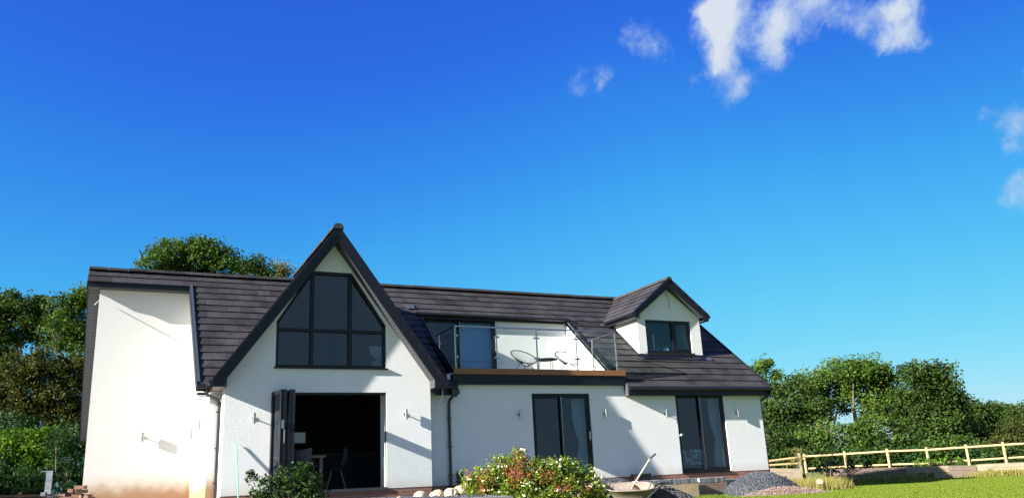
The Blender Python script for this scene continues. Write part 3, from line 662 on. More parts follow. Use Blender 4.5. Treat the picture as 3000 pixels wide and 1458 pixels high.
# ---- rooms behind the openings (closed dark boxes)
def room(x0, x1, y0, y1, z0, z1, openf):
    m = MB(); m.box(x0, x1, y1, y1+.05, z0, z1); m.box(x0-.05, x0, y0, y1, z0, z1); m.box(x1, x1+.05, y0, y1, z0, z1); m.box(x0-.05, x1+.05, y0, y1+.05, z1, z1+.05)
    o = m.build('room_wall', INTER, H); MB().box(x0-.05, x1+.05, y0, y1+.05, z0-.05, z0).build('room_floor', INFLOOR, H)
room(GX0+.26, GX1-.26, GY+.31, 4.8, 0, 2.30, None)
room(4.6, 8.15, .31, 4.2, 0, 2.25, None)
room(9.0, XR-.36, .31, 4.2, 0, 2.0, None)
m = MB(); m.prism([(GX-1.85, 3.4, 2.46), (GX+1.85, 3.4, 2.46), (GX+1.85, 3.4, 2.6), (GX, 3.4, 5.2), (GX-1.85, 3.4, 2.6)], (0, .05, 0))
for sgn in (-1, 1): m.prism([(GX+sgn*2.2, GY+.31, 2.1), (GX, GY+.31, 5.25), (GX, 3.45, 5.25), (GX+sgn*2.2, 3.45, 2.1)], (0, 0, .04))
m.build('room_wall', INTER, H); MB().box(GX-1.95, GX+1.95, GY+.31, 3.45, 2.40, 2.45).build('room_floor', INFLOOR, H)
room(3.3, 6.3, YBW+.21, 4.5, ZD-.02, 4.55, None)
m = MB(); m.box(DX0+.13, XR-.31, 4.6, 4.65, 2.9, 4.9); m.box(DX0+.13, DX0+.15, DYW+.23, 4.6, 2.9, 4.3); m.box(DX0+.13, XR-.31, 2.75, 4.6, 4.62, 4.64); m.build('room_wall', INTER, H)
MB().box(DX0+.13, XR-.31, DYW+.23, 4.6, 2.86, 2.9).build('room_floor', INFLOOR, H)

# ------------------------------------------------------------------ things fixed to or standing by the house
def wall_lamp(p, nrm, label, first=[None]):
    p = Vector(p); 
    if first[0] is None:
        r = thing('wall_lamp', label, 'wall lamp', (0, 0, 0), 'brushed steel wall lamps on the white render')
        a = MB(); a.tube([(0, -.085, -.11), (0, -.085, .11)], .032, 14); a.build('lamp_body', STEEL, r)
        a = MB(); a.tube([(0, -.055, 0), (0, 0, 0)], .014, 8); a.tube([(0, -.012, 0), (0, 0, 0)], .04, 14); a.build('lamp_bracket', STEEL, r)
        for z in (.1105, -.112): MB().tube([(0, -.085, z), (0, -.085, z+.0015)], .026, 12).build('lamp_lens', CERAM, r)
        first[0] = r
    else:
        s = first[0]; r = s.copy(); S.collection.objects.link(r); r['label'] = label
        for c in s.children: q = c.copy(); S.collection.objects.link(q); q.parent = r
    r.location = p; r.rotation_euler = (0, 0, math.atan2(nrm[0], -nrm[1]) if nrm[0] == 0 else R(-90))
N0 = (0, -1, 0)
wall_lamp((-1.365, GY, 1.51), N0, 'steel wall lamp on the gable wall left of the folded bifold doors')
wall_lamp((1.934, GY, 1.56), N0, 'steel wall lamp on the gable wall right of the open doorway')
wall_lamp((5.075, 0, 1.58), N0, 'steel wall lamp in shade just left of the sliding door under the balcony')
wall_lamp((7.549, 0, 1.57), N0, 'steel wall lamp just right of the sliding door under the balcony')
wall_lamp((9.446, 0, 1.555), N0, 'steel wall lamp left of the sliding door with the ring handle')
wall_lamp((11.892, 0, 1.555), N0, 'rightmost steel wall lamp, between the last sliding door and the house corner')
wall_lamp((-3.325, 3.688, 1.452), N0, 'steel wall lamp alone on the tall mud-splashed wall at the left')
wall_lamp((XB0, 2.9, 1.45), (-1, 0, 0), 'left one of two lamps on the bright narrow return wall')
wall_lamp((XB0, 1.0, 1.54), (-1, 0, 0), 'right one of two lamps on the bright narrow return wall')

def cable(pts, r, m, label):
    o = MB().tube(pts, r, 6).build('loose_cable', m, None); tag(o, label, 'cable')
q = lambda u, v, Y: onY(u, v, Y)
cable([q(1296, 1136, -.25), q(1297, 1150, -.25), q(1294, 1168, -.24), q(1286, 1184, -.22), q(1283, 1192, -.22)], .009, WHITEP, 'white cable hanging loose under the eaves right of the gable')
cable([q(1948, 852, DYW-.03), q(1955, 868, DYW-.05), q(1960, 880, DYW-.05), q(1961, 905, DYW-.04)], .006, SOFFIT, 'thin grey cable dangling on the dormer wall above its window')
cable([q(1663, 965, YBW-.1), q(1664, 975, YBW-.12), q(1667, 990, YBW-.13)], .007, SOFFIT, 'short grey cable on the balcony wall')
cable([onY(290, 880, 3.62), onY(283, 886, 3.5), onY(277, 892, 3.4)], .010, WHITEP, 'short white cable end at the top left wall corner')

# balcony railing
RL = thing('balcony_railing', 'steel and glass railing round the balcony above the timber edge', 'railing', (3.44, 0, ZD))
def post(x, y, z1=ZD+1.02, z0=ZD-.02, cl=((-1, 0), (1, 0))):
    m = MB(); m.tube([(x, y, z0), (x, y, z1)], .021, 10); o = m.build('post', STEEL, RL)
    for z in (ZD+.28, ZD+.80):
        for cx, cy in cl: MB().box(x+cx*.045-.028, x+cx*.045+.028, y+cy*.045-.028, y+cy*.045+.028, z-.02, z+.02).build('clamp', STEEL, o)
PX = [3.39, 4.505, 5.632, 6.794, 8.0]; PY = -.08
for i, x in enumerate(PX):
    post(x, PY, cl=[c for c in (((1, 0),) if i == 0 else ((-1, 0),) if i == 4 else ((-1, 0), (1, 0)))])
post(3.42, 1.12, cl=((0, -1),)); post(8.0, 1.12, cl=((0, -1),))
m = MB(); zt = ZD+1.035; m.tube([(3.42, 1.32, zt), (3.39, PY, zt), (8.0, PY, zt), (8.0, 1.32, zt)], .022, 10); m.build('handrail', STEEL, RL)
for a, b_ in zip(PX, PX[1:]):
    MB().box(a+.05, b_-.05, PY-.005, PY+.005, ZD+.06, ZD+.95).build('glass_panel', BALU, RL)
for x in (3.42, 7.995):
    MB().box(x, x+.01, .0, 1.06, ZD+.06, ZD+.95).build('glass_panel', BALU, RL)

# balcony string chairs and table
def acapulco(cx, cy, rot, label):
    c = thing('string_chair', label, 'chair', (cx, cy, ZD), 'black string chairs on the balcony')
    Rm = Matrix.Rotation(rot, 3, 'Z'); o = Vector((cx, cy, ZD))
    def P(t, k):    # egg-shaped rim (k=1) shrinking into the seat (k=0), tilted back
        a = .34*k+.09*(1-k); x = a*math.cos(t); l = .37*k*(1 if math.sin(t) > 0 else .8)+.09*(1-k)
        y = l*math.sin(t); z = .42+ (y*.45) - .0; dep = .20*(1-k)**.7
        v = Vector((x, y+.10*(1-k)*-1, z)) + Vector((0, .45, -.9)).normalized()*dep
        return o+Rm@v
    m = MB(); n = 40; m.tube([P(2*math.pi*i/n, 1) for i in range(n+1)], .012, 6, caps=False); m.tube([P(2*math.pi*i/16, 0) for i in range(17)], .010, 5, caps=False)
    m.build('chair_rim', RATTAN, c)
    m = MB()
    for i in range(n): t = 2*math.pi*i/n; m.tube([P(t, 1), P(t, .62), P(t, .3), P(t, 0)], .0035, 3, caps=False)
    m.build('cord_seat', RATTAN, c)
    for i in range(3):
        t = math.pi*(.5+i*2/3); a = P(t, .12); b = o+Rm@Vector((.34*math.cos(t), .34*math.sin(t)+.02, 0)); MB().tube([a, b], .009, 6).build('leg', RATTAN, c)
acapulco(5.66, .70, R(100), 'black string chair on the balcony, left of the small round table')
acapulco(6.98, .70, R(100), 'black string chair on the balcony, right of the small round table')
tb = thing('side_table', 'small round black table between the two balcony chairs', 'table', (6.30, .66, ZD))
MB().tube([(6.30, .66, ZD+.36), (6.30, .66, ZD+.385)], .27, 24).build('tabletop', RATTAN, tb)
for i in range(3): t = 2.1*i+.4; MB().tube([(6.30+.2*math.cos(t), .66+.2*math.sin(t), ZD+.36), (6.30+.25*math.cos(t), .66+.25*math.sin(t), ZD)], .008, 6).build('leg', RATTAN, tb)

# curtains, bed, blind
def curtain(x0, x1, y, z0, z1, label, pinch=.6, mm=None):
    vs = []; fs = []; nx, nz = 40, 14
    for j in range(nz+1):
        v = j/nz; z = z0+(z1-z0)*v; k = 1-.55*math.exp(-((v-.45)/.16)**2)*pinch - .25*pinch*(v < .45)
        for i in range(nx+1):
            u = i/nx; x = x1-(x1-x0)*(1-u)*k; vs.append((x, y+.035*math.sin(u*nx*.9)+.01*math.sin(u*9), z))
    for j in range(nz):
        for i in range(nx): a = j*(nx+1)+i; fs.append((a, a+1, a+nx+2, a+nx+1))
    o = MB().add(vs, fs).build('curtain', mm or CURT, None, smoothf=True); tag(o, label, 'curtain'); return o
curtain(6.72, 7.08, .26, .02, 2.08, 'white tied curtain inside the sliding door under the balcony')
curtain(11.12, 11.44, .26, .02, 2.08, 'white tied curtain inside the rightmost sliding door')
o = MB().box(4.68, 5.66, YBW+.16, YBW+.17, ZD+.05, 4.44).build('roller_blind', BLIND, None); tag(o, 'pale blue grey blind behind the right pane of the balcony door', 'blind')
bd = thing('bed', 'bed with patterned bedding seen through the rightmost sliding door', 'bed', (10.6, 1.2, 0))
m = MB(); m.box(9.9, 11.0, .55, 2.4, .2, .62); m.build('bedding', PATT, bd); MB().box(9.88, 11.02, .53, 2.42, .02, .19).build('bed_base', INFLOOR, bd)
o = MB().box(5.6, 6.9, .5, 2.2, .1, .5).build('low_bed', BLIND, None); tag(o, 'pale blue bed low behind the sliding door under the balcony', 'bed')
# dining table, chairs and counter inside the open doorway
tb = thing('dining_table', 'wooden dining table inside the open bifold doorway', 'table', (-.1, .9, 0))
MB().box(-1.2, .42, .55, 1.5, .72, .77).build('tabletop', TABLEW, tb)
for x in (-1.1, .32):
    for y in (.62, 1.42): MB().box(x-.035, x+.035, y-.035, y+.035, 0, .72).build('leg', TABLEW, tb)
def shell_chair(cx, cy, rot, label):
    c = thing('dining_chair', label, 'chair', (cx, cy, 0), 'grey dining chairs'); Rm = Matrix.Rotation(rot, 3, 'Z'); o = Vector((cx, cy, 0))
    vs = []; fs = []; prof = [(-.24, .47), (-.1, .44), (.1, .44), (.2, .5), (.26, .65), (.29, .88)]
    for (y, z) in prof:
        for i in range(7): u = i/6-.5; vs.append(o+Rm@Vector((u*.5, y-.12*(abs(u)*2)**2*(z > .48), z+.05*(2*u)**2)))
    for j in range(5):
        for i in range(6): a = j*7+i; fs.append((a, a+1, a+8, a+7))
    MB().add(vs, fs).build('seat_shell', SEATG, c, smoothf=True)
    for sx in (-1, 1):
        for sy in (-1, 1): MB().tube([o+Rm@Vector((sx*.1, sy*.1, .44)), o+Rm@Vector((sx*.22, sy*.22, 0))], .012, 6).build('leg', TABLEW, c)
shell_chair(.70, .75, R(-100), 'grey shell chair at the right end of the dining table')
shell_chair(-.2, .35, R(170), 'grey shell chair in front of the dining table')
ct = thing('kitchen_counter', 'dark kitchen counter deep inside the open doorway', 'counter', (1.4, 3, 0)); MB().box(.6, 2.2, 2.6, 3.2, 0, .86).build('cabinet', INTER, ct); MB().box(.55, 2.25, 2.57, 3.25, .86, .9).build('worktop', SEATG, ct)
pc = thing('pale_panel', 'pale framed panel in place of a bright inner window beside the folded doors', 'panel', (-.55, 2.0, 1.3));  # pale panel added in place of a bright inner window
pA = onY(870, 1266, 1.2); pB = onY(894, 1296, 1.2)
MB().box(pA.x-.2, pB.x, 1.2, 1.22, pB.z, pA.z).build('panel_face', CERAM, pc)
fr_ = MB(); frame_bars(fr_, pA.x-.22, pB.x+.02, pB.z-.02, pA.z+.02, 1.19, .02, .035); fr_.build('panel_frame', ANTH, pc)
curtain(1.16, 1.44, GY+.2, 2.62, 3.12, 'crumpled white cloth behind the lower right pane of the gable window', .8)
# jars on the sill inside the dormer
o = MB().box(10.14, 10.16, DYW+.13, DYW+.16, 3.47, 3.95).build('blind_edge', WHITEP, None); tag(o, 'white upright edge of a blind inside the dormer window', 'blind')
for i, (x, h_) in enumerate(((10.20, .06), (10.72, .12))):
    o = MB().tube([(x-.14, DYW+.2, 3.45), (x-.14, DYW+.2, 3.45+h_*.7), (x-.14, DYW+.2, 3.45+h_)], [.05, .055, .03], 10).build('vase', WHITEP, None); tag(o, ('low white dish on the dormer window sill' , 'taller white vase on the dormer window sill')[i], 'vase')

# garden cane
o = MB().tube([onY(692, 1299, GY-.03), (onY(696, 1380, GY-.15)), onY(698, 1458, GY-.27), onY(699, 1490, GY-.31)], .012, 6).build('garden_cane', GREENC, None); tag(o, 'thin green garden cane leaning on the gable wall', 'cane')

# ------------------------------------------------------------------ ground
def hgt(x, y):
    t = min(1, max(0, (x-10)/12)); h = -.57-.12*t
    dcam = math.hypot(x-CAM.x, y-CAM.y)
    if dcam < 11: k = (11-dcam)/11; h -= 1.0*k*k*(3-2*k)
    return h
xs = sorted(set([-900, -300, -120, -60]+list(range(-40, 60, 2))+[80, 130, 300, 900])); ys = sorted(set([-600, -200, -80]+list(range(-40, 40, 2))+[60, 100, 200, 600, 1500]))
vs = [(x, y, hgt(x, y)) for y in ys for x in xs]; nx = len(xs)
fs = [(j*nx+i, j*nx+i+1, (j+1)*nx+i+1, (j+1)*nx+i) for j in range(len(ys)-1) for i in range(nx-1)]
o = MB().add(vs, fs).build('lawn', LAWN, None, smoothf=True); structure(o)
# gravel terrace along the house
tp = [(-16, -7.2), (1.4, -7.2), (2.3, -3.6), (4.3, -2.9), (8.75, -2.72), (9.3, -1.4), (12.6, -.9), (13.2, 3), (13.2, 9), (-16, 14)]
o = MB().prism([(x, y, -.215) for x, y in tp], (0, 0, -.9)).build('gravel_terrace', TERR, None); structure(o)

def stones(region, n, size, m, zf, name, label, cat, kind='stuff'):
    vs = []; fs = []; tt = []
    base = np.array([(0, 0, 1), (.9, 0, .1), (-.3, .85, .1), (-.5, -.8, .1), (.2, .1, -.8)])
    F = [(0, 1, 2), (0, 2, 3), (0, 3, 1), (4, 2, 1), (4, 3, 2), (4, 1, 3)]
    i = 0
    while i < n:
        x, y = region(); z = zf(x, y)
        if z is None: continue
        s = size*random.uniform(.55, 1.4); a = rng.normal(size=(3, 3)); qm, _ = np.linalg.qr(a)
        p = (base*np.array([1, random.uniform(.6, 1), random.uniform(.5, .9)]))@qm*s+np.array([x, y, z+s*.3])
        o = len(vs); vs += [tuple(r) for r in p]; fs += [tuple(k+o for k in f) for f in F]; tt += [random.random()]*6; i += 1
    me = bpy.data.meshes.new(name); me.from_pydata(vs, [], fs); me.materials.append(m)
    a = me.attributes.new('tint', 'FLOAT', 'FACE'); a.data.foreach_set('value', tt)
    o = bpy.data.objects.new(name, me); S.collection.objects.link(o)
    if label: tag(o, label, cat)
    if kind: o['kind'] = kind
    return o
stones(lambda: (random.uniform(-2, 5.5), random.uniform(-6.8, -.6)), 9000, .022, GRAV, lambda x, y: -.215 if (x < 1.4 or y > -3.4 and x < 2.4 or y > -2.85) else None, 'loose_gravel', None, None)
stones(lambda: (random.uniform(5, 9), random.uniform(-2.7, -.03)), 3500, .022, GRAV, lambda x, y: -.215, 'loose_gravel', None, None)

def mound(cx, cy, rx, ry, h, z0, m, ms, n, size, name, label, cat, rot=0, pw=1.6):
    ca, sa = math.cos(rot), math.sin(rot)
    def zf(x, y):
        dx, dy = x-cx, y-cy; a, b = (dx*ca+dy*sa)/rx, (-dx*sa+dy*ca)/ry; r = math.hypot(a, b)
        if r > 1.02: return None
        return z0+h*max(0, (1-r**pw))*(1+.18*noise.noise(Vector((x*1.7, y*1.7, 3))))+.02*noise.noise(Vector((x*6, y*6, 0)))
    vs = []; fs = []; K, Q = 12, 40
    for k in range(K+1):
        for q_ in range(Q):
            r = k/K; t = 2*math.pi*q_/Q; a, b = r*rx*math.cos(t), r*ry*math.sin(t); x, y = cx+a*ca-b*sa, cy+a*sa+b*ca; vs.append((x, y, (zf(x, y) or z0)-.02*(k == K)))
    for k in range(K):
        for q_ in range(Q): fs.append((k*Q+q_, k*Q+(q_+1) % Q, (k+1)*Q+(q_+1) % Q, (k+1)*Q+q_))
    t_ = thing(name, label, cat, (cx, cy, z0)); o = MB().add(vs, fs).build('mound', m, t_, smoothf=True)
    def reg():
        t = random.uniform(0, 2*math.pi); r = math.sqrt(random.random()); a, b = r*rx*math.cos(t), r*ry*math.sin(t); return cx+a*ca-b*sa, cy+a*sa+b*ca
    st = stones(reg, n, size, ms, lambda x, y: zf(x, y), 'loose_stones', None, None); setp(st, t_)
c = at(2238, 1425, 19.2)
mound(c.x-.08, c.y, 1.0, .7, .45, -.57, GBASE, GRAV, 7500, .021, 'gravel_pile', 'heap of blue grey gravel by the right corner of the house', 'gravel', rot=-.3, pw=2.6)
c = at(2300, 1444, 18.3)
mound(c.x, c.y, 1.05, .45, .17, -.585, PINKG, PINKG, 2600, .020, 'pink_gravel_pile', 'low spread of pinkish gravel in front of the grey heap', 'gravel', rot=-.35)
c = at(1950, 1452, 16.8)
mound(c.x, c.y, .75, .4, .33, -.60, SANDM, GRAV, 1500, .022, 'rubble_heap', 'dark heap of soil and stones below the edging bricks', 'rubble', rot=-.3)
c = at(1780, 1430, 17.6)
mound(c.x, c.y, .8, .5, .26, -.30, GBASE, GRAV, 2200, .022, 'gravel_heap', 'small grey gravel heap between flowering shrub and wheelbarrow', 'gravel', rot=-.3)

# edging walls with a course of upright bricks
def edging(x0, x1, y, ztop, m, label, zb=-.9):
    t_ = thing('retaining_wall', label, 'wall', ((x0+x1)/2, y, zb), 'low retaining walls in front of the terrace')
    MB().box(x0, x1, y, y+.22, zb, ztop-.105).build('wall_face', m, t_)
    MB().box(x0+.002, x1-.002, y+.006, y+.215, ztop-.104, ztop-.006).build('mortar_bed', MORTAR, t_)
    n = int((x1-x0)/.078); b = MB()
    for i in range(n):
        a = x0+i*(x1-x0)/n+.010; b.box(a, a+(x1-x0)/n-.020, y-.004+random.uniform(-.003, .003), y+.22, ztop-.102, ztop+random.uniform(-.002, .004))
    b.build('brick_course', BLUEBR, t_)
a1, a2 = onY(1868, 1407, -3.02), onY(2044, 1403, -3.02)
edging(a1.x, a2.x, -3.02, -.125, TANBRICK, 'low buff brick wall topped by pale upright bricks behind the wheelbarrow')
b1, b2 = onY(2048, 1401, -2.74), onY(2128, 1400, -2.74)
edging(b1.x, b2.x, -2.74, -.135, BRBRICK, 'short brown brick wall topped by dark upright bricks beside the gravel heap')

# boulders
def rock(p, r, label, grp='cream boulders beside the flowering shrub', sq=(1, 1, .75), m=None, name='boulder'):
    bm = bmesh.new(); bmesh.ops.create_icosphere(bm, subdivisions=3, radius=1); sd = random.random()*50
    for v in bm.verts:
        n = v.co.normalized(); k = 1+.32*noise.noise(n*1.3+Vector((sd, 0, 0)))+.13*noise.noise(n*3.5+Vector((0, sd, 0)))
        for _ in range(1): k = min(k, 1.02)
        v.co = Vector((n.x*sq[0], n.y*sq[1], n.z*sq[2]))*k*r
    me = bpy.data.meshes.new(name); bm.to_mesh(me); bm.free(); me.materials.append(m or ROCK)
    at_ = me.attributes.new('tint', 'FLOAT', 'FACE'); at_.data.foreach_set('value', [random.random()]*len(me.polygons))
    o = bpy.data.objects.new(name, me); S.collection.objects.link(o); o.location = p; o.rotation_euler = (0, 0, random.uniform(0, 6)); tag(o, label, 'rock', grp)
rk = [(1170, 1462, 15.6, .085, 'small pale boulder at the left end of the row'), (1232, 1452, 15.6, .13, 'cream boulder second from the left of the row'), (1282, 1452, 15.5, .16, 'wide cream boulder in the middle of the row'),
      (1322, 1444, 15.4, .14, 'orange tinted boulder right of the middle'), (1352, 1436, 15.5, .15, 'tall pale boulder half behind the flowering shrub'), (1338, 1466, 14.8, .13, 'front boulder at the foot of the flowering shrub'), (1262, 1474, 14.7, .12, 'front boulder at the bottom edge of the picture')]
for u, v, D, r, lab in rk: rock(at(u, v, D), r, lab)
rock(at(2403, 1411, 20.5), .11, 'single buff boulder in the long dry grass', grp='boulder in the grass')

# brick pile at the left corner
def loose_brick(c, ang, tilt, lab):
    o = MB().box(-.108, .108, -.052, .052, -.033, .033).build('loose_brick', OLDBR, None); o.location = c; o.rotation_euler = (tilt, tilt*.4, ang); tag(o, lab, 'brick', 'loose bricks piled by the left wall')
    return o
k = 0
bp = [(205, 1448, .2, 0), (228, 1450, -.3, .05), (250, 1452, .5, 0), (212, 1436, 1.2, .1), (240, 1438, .1, .0), (236, 1426, -.5, .08), (262, 1456, .9, .3), (222, 1462, 0, 0), (196, 1462, .4, 0), (246, 1466, .7, 0)]
labs = ['brick at left edge of the pile', 'brick in the middle row of the pile', 'brick at right of the middle row', 'brick standing over the left side of the pile', 'brick under the topmost one', 'topmost brick of the pile', 'brick leaning against the white wall', 'lower middle brick of the pile', 'outermost low brick of the pile', 'lowest brick nearest the wall']
for (u, v, a, t_), lab in zip(bp, labs): loose_brick(at(u, v, 16.8)+Vector((0, random.uniform(-.05, .05), 0)), a, t_, 'old clay '+lab)
MB().box(-4.9, -4.35, 2.0-4.2+.0, 0, -.3, -.25) 
# mound of bricks below the frame carries the pile
c = at(228, 1500, 16.8)
o = MB().box(c.x-.35, c.x+.35, c.y-.25, c.y+.25, -.22, at(228, 1466, 16.8).z-.02).build('brick_stack', OLDBR, None); tag(o, 'low stack of old clay bricks under the loose ones by the left wall', 'bricks')

# black tub against the wall
t_ = thing('plastic_tub', 'black plastic tub standing against the plinth below the shaded wall', 'tub', (8.3, -.25, -.2))
c = onY(1879, 1399, -.25); m = MB()
m.prism([(c.x-.17, c.y-.13, -.21), (c.x+.17, c.y-.13, -.21), (c.x+.17, c.y+.13, -.21), (c.x-.17, c.y+.13, -.21)], (0, 0, .015))
z1_ = .02
for (ax, ay, bx, by) in ((-1, -1, 1, -1), (1, -1, 1, 1), (1, 1, -1, 1), (-1, 1, -1, -1)):
    m.add([(c.x+ax*.17, c.y+ay*.13, -.21), (c.x+bx*.17, c.y+by*.13, -.21), (c.x+bx*.2, c.y+by*.16, z1_), (c.x+ax*.2, c.y+ay*.16, z1_)], [(0, 1, 2, 3)])
m.build('tub_body', BLACK, t_); m = MB(); m.tube([(c.x-.2, c.y-.16, z1_), (c.x+.2, c.y-.16, z1_), (c.x+.2, c.y+.16, z1_), (c.x-.2, c.y+.16, z1_), (c.x-.2, c.y-.16, z1_)], .012, 6); m.build('tub_rim', BLACK, t_)

# wheelbarrow
c = at(1846, 1440, 16.3); ax = (RT-Vector((0, 0, RT.z))).normalized(); ay = Vector((-ax.y, ax.x, 0)); zr_ = at(1846, 1424, 16.3).z
wb = thing('wheelbarrow', 'cement splashed steel wheelbarrow holding soil and a shovel', 'wheelbarrow', (c.x, c.y, -.6))
def WP(a, b, z): return Vector((c.x, c.y, 0))+ax*a+ay*b+Vector((0, 0, z))
top = []; bot = []; n = 28
def supel(t, a, b): ct, st_ = math.cos(t), math.sin(t); e = .6; return a*math.copysign(abs(ct)**e, ct), b*math.copysign(abs(st_)**e, st_)
rings = []
for (sx, sy, dz, ox) in ((.47, .34, 0, 0), (.465, .335, 0, 0), (.36, .24, -.20, .03), (.28, .18, -.28, .05), (.02, .02, -.285, .05)):
    rings.append([WP(supel(2*math.pi*i/n, sx, sy)[0]+ox, supel(2*math.pi*i/n, sx, sy)[1], zr_+dz+.22*supel(2*math.pi*i/n, sx, sy)[1]) for i in range(n)])
vs = [v for r_ in rings for v in r_]; fs = [(j*n+i, j*n+(i+1) % n, (j+1)*n+(i+1) % n, (j+1)*n+i) for j in range(4) for i in range(n)]
MB().add(vs, fs).build('tray', RUST, wb, smoothf=True)
MB().tube(rings[0]+[rings[0][0]], .013, 6, caps=False).build('tray_rim', RUST, wb)
vs = []; fs = []
for j in range(6):
    for i in range(n): x, y = supel(2*math.pi*i/n, .38*j/5, .26*j/5); vs.append(WP(x+.02, y, zr_-.15+.22*y+.13*(1-j/5)*(1+.6*math.sin(x*17)+.4*math.sin(y*23))))
for j in range(5):
    for i in range(n): fs.append((j*n+i, j*n+(i+1) % n, (j+1)*n+(i+1) % n, (j+1)*n+i))
MB().add(vs, fs).build('soil_load', SANDM, wb, smoothf=True)
for s_ in (-1, 1):
    MB().tube([WP(-.55, s_*.05, -.42), WP(-.2, s_*.18, zr_-.32), WP(.30, s_*.27, zr_-.22), WP(.50, s_*.29, zr_-.06), WP(.62, s_*.29, zr_+.02), WP(.76, s_*.29, zr_+.045)], .016, 8).build('handle', BLACK, wb)
    MB().tube([WP(.25, s_*.2, zr_-.26), WP(.34, s_*.24, -.58), WP(.2, s_*.24, -.58), WP(.0, s_*.18, zr_-.3)], .014, 6).build('leg', RUST, wb)
m = MB(); wc = WP(-.58, 0, -.40); m.tube([wc+Vector((ax*math.cos(t)+Vector((0, 0, 1))*math.sin(t))*.16) for t in [i*math.pi/12 for i in range(25)]], .04, 8, caps=False); m.build('wheel', RUBBER, wb)
# shovel
sh = thing('shovel', 'shovel with pale wooden shaft and bent grip standing in the wheelbarrow', 'shovel', WP(.03, 0, -.2))
p0, p1, p2 = at(1848, 1432, 16.3), at(1904, 1343, 16.45), at(1921, 1328, 16.5)
MB().tube([p0, (p0+p1)/2, p1], .017, 8).build('shaft', WOODH, sh)
MB().tube([p1, (p1+p2)/2+Vector((0, 0, .004)), p2], .019, 8).build('grip', RUBBER, sh)
bl = MB(); dn = (p0-p1).normalized(); bl.obox(p0+dn*.12, ax*.09, dn*.14, ay*.006); bl.build('blade', RUST, sh)

# white post in the hedge at the left
t_ = thing('boundary_post', 'pale white slotted post standing in front of the dark hedge', 'post', at(142, 1440, 22))
a, b_ = at(136, 1381, 22), at(149, 1436, 22)
MB().box(a.x, b_.x, a.y, a.y+.08, b_.z-.6, a.z).build('post_shaft', PALEP, t_); m = MB(); m.box(a.x-.12, b_.x+.01, a.y-.01, a.y+.09, a.z, a.z+.02); m.build('post_cap', PALEP, t_)
# low brown boards at the foot of the hedge
t_ = thing('low_board_edging', 'low red brown timber edging at the foot of the left hedge', 'edging', at(100, 1458, 21))
for i in range(2):
    a, b_ = at(-60, 1456-i*9, 21), at(236, 1446-i*9+3, 21); z = (a.z+b_.z)/2
    m = MB(); m.obox((a+b_)/2-Vector((0, 0, .06)), (b_-a)/2, Vector((0, .02, 0)), Vector((0, 0, .028))); m.build('board', BROWNF, t_)
for i in range(4): p = at(i*75-20, 1470, 21.1); MB().box(p.x-.04, p.x+.04, p.y, p.y+.06, -.6, at(i*75-20, 1440, 21.1).z).build('stake', BROWNF, t_)
a, b_ = at(119, 1441, 20.8), at(131, 1451, 20.8)
o = MB().box(a.x, b_.x, a.y, a.y+.05, b_.z, a.z).build('white_block', PALEP, None); tag(o, 'tiny pale block on the brown timber edging', 'block')

# ------------------------------------------------------------------ fence and sleepers on the right
fc = thing('post_and_rail_fence', 'pale round-railed timber fence above the sleeper walls', 'fence', at(2600, 1370, 36))
FP = [(2355, 1328, 1374, 38), (2473, 1321, 1360, 37), (2598, 1313, 1371, 36), (2713, 1309, 1366, 35.3), (2829, 1301, 1358, 34.6), (2937, 1294, 1352, 34), (3060, 1287, 1347, 33.4), (3190, 1280, 1342, 32.8)]
tops = []; bots = []
for (u, v0, v1, D) in FP:
    a, b_ = at(u, v0, D), at(u+7, v1, D); MB().tube([(a.x, a.y, b_.z-.2), (a.x, a.y, a.z)], .052, 8).build('post', FENCE, fc)
    r1 = at(u, v0+8, D-.06); tops.append(r1); bots.append(at(u+5, v0+8+(39 if u > 2500 else 36), D-.06))
for i in range(len(tops)-1):
    d_ = (tops[i+1]-tops[i]); MB().tube([tops[i]-d_*.02, tops[i+1]+d_*.02], [.044, .042], 8).build('rail', FENCE, fc)
    MB().tube([bots[i]-d_*.02, bots[i+1]+d_*.02], .040, 8).build('rail', FENCE, fc)
fc2 = thing('rail_fence', 'short pale two-rail fence section next to the right house corner', 'fence', at(2300, 1370, 38))
for (v0, v1) in ((1350, 1338), (1361, 1356)): MB().tube([at(2235, v0+2, 38), at(2342, v1, 38.2)], .05, 8).build('rail', FENCE, fc2)
a = at(2341, 1326, 38.1); MB().tube([(a.x, a.y, -.75), a], .075, 8).build('post', SLEEP, fc2)

def sleeper_wall(pts, m, label, nrow=2):
    """pts: (u, v_top, v_bottom, D) ends; builds stacked sleepers of real thickness"""
    t_ = thing('sleeper_wall', label, 'retaining wall', at(pts[0][0], pts[0][2], pts[0][3]), 'timber sleeper walls below the fence')
    (u0, t0, b0, D0), (u1, t1, b1, D1) = pts
    A0, B0, A1, B1 = at(u0, t0, D0), at(u0, b0, D0), at(u1, t1, D1), at(u1, b1, D1)
    A0 = Vector((B0.x, B0.y, A0.z)); A1 = Vector((B1.x, B1.y, A1.z))
    d_ = (B1-B0); L = Vector((d_.x, d_.y, 0)).length; nrm = Vector((d_.y, -d_.x, 0)).normalized()
    for r_ in range(nrow):
        f0, f1 = r_/nrow+.012, (r_+1)/nrow-.012
        q0, q1 = B0.lerp(A0, f0), B0.lerp(A0, f1); q2, q3 = B1.lerp(A1, f0), B1.lerp(A1, f1)
        off = -nrm*.12*r_*.1+nrm*random.uniform(-.01, .01)
        if r_ == 0: q0 = q0-Vector((0, 0, .15)); q2 = q2-Vector((0, 0, .15))
        vs = [q0+off, q2+off, q3+off, q1+off]; vs += [v-nrm*.2 for v in vs]
        MB().add(vs, [(0, 1, 2, 3), (4, 7, 6, 5), (0, 4, 5, 1), (3, 2, 6, 7), (0, 3, 7, 4), (1, 5, 6, 2)]).build('sleeper', m, t_)
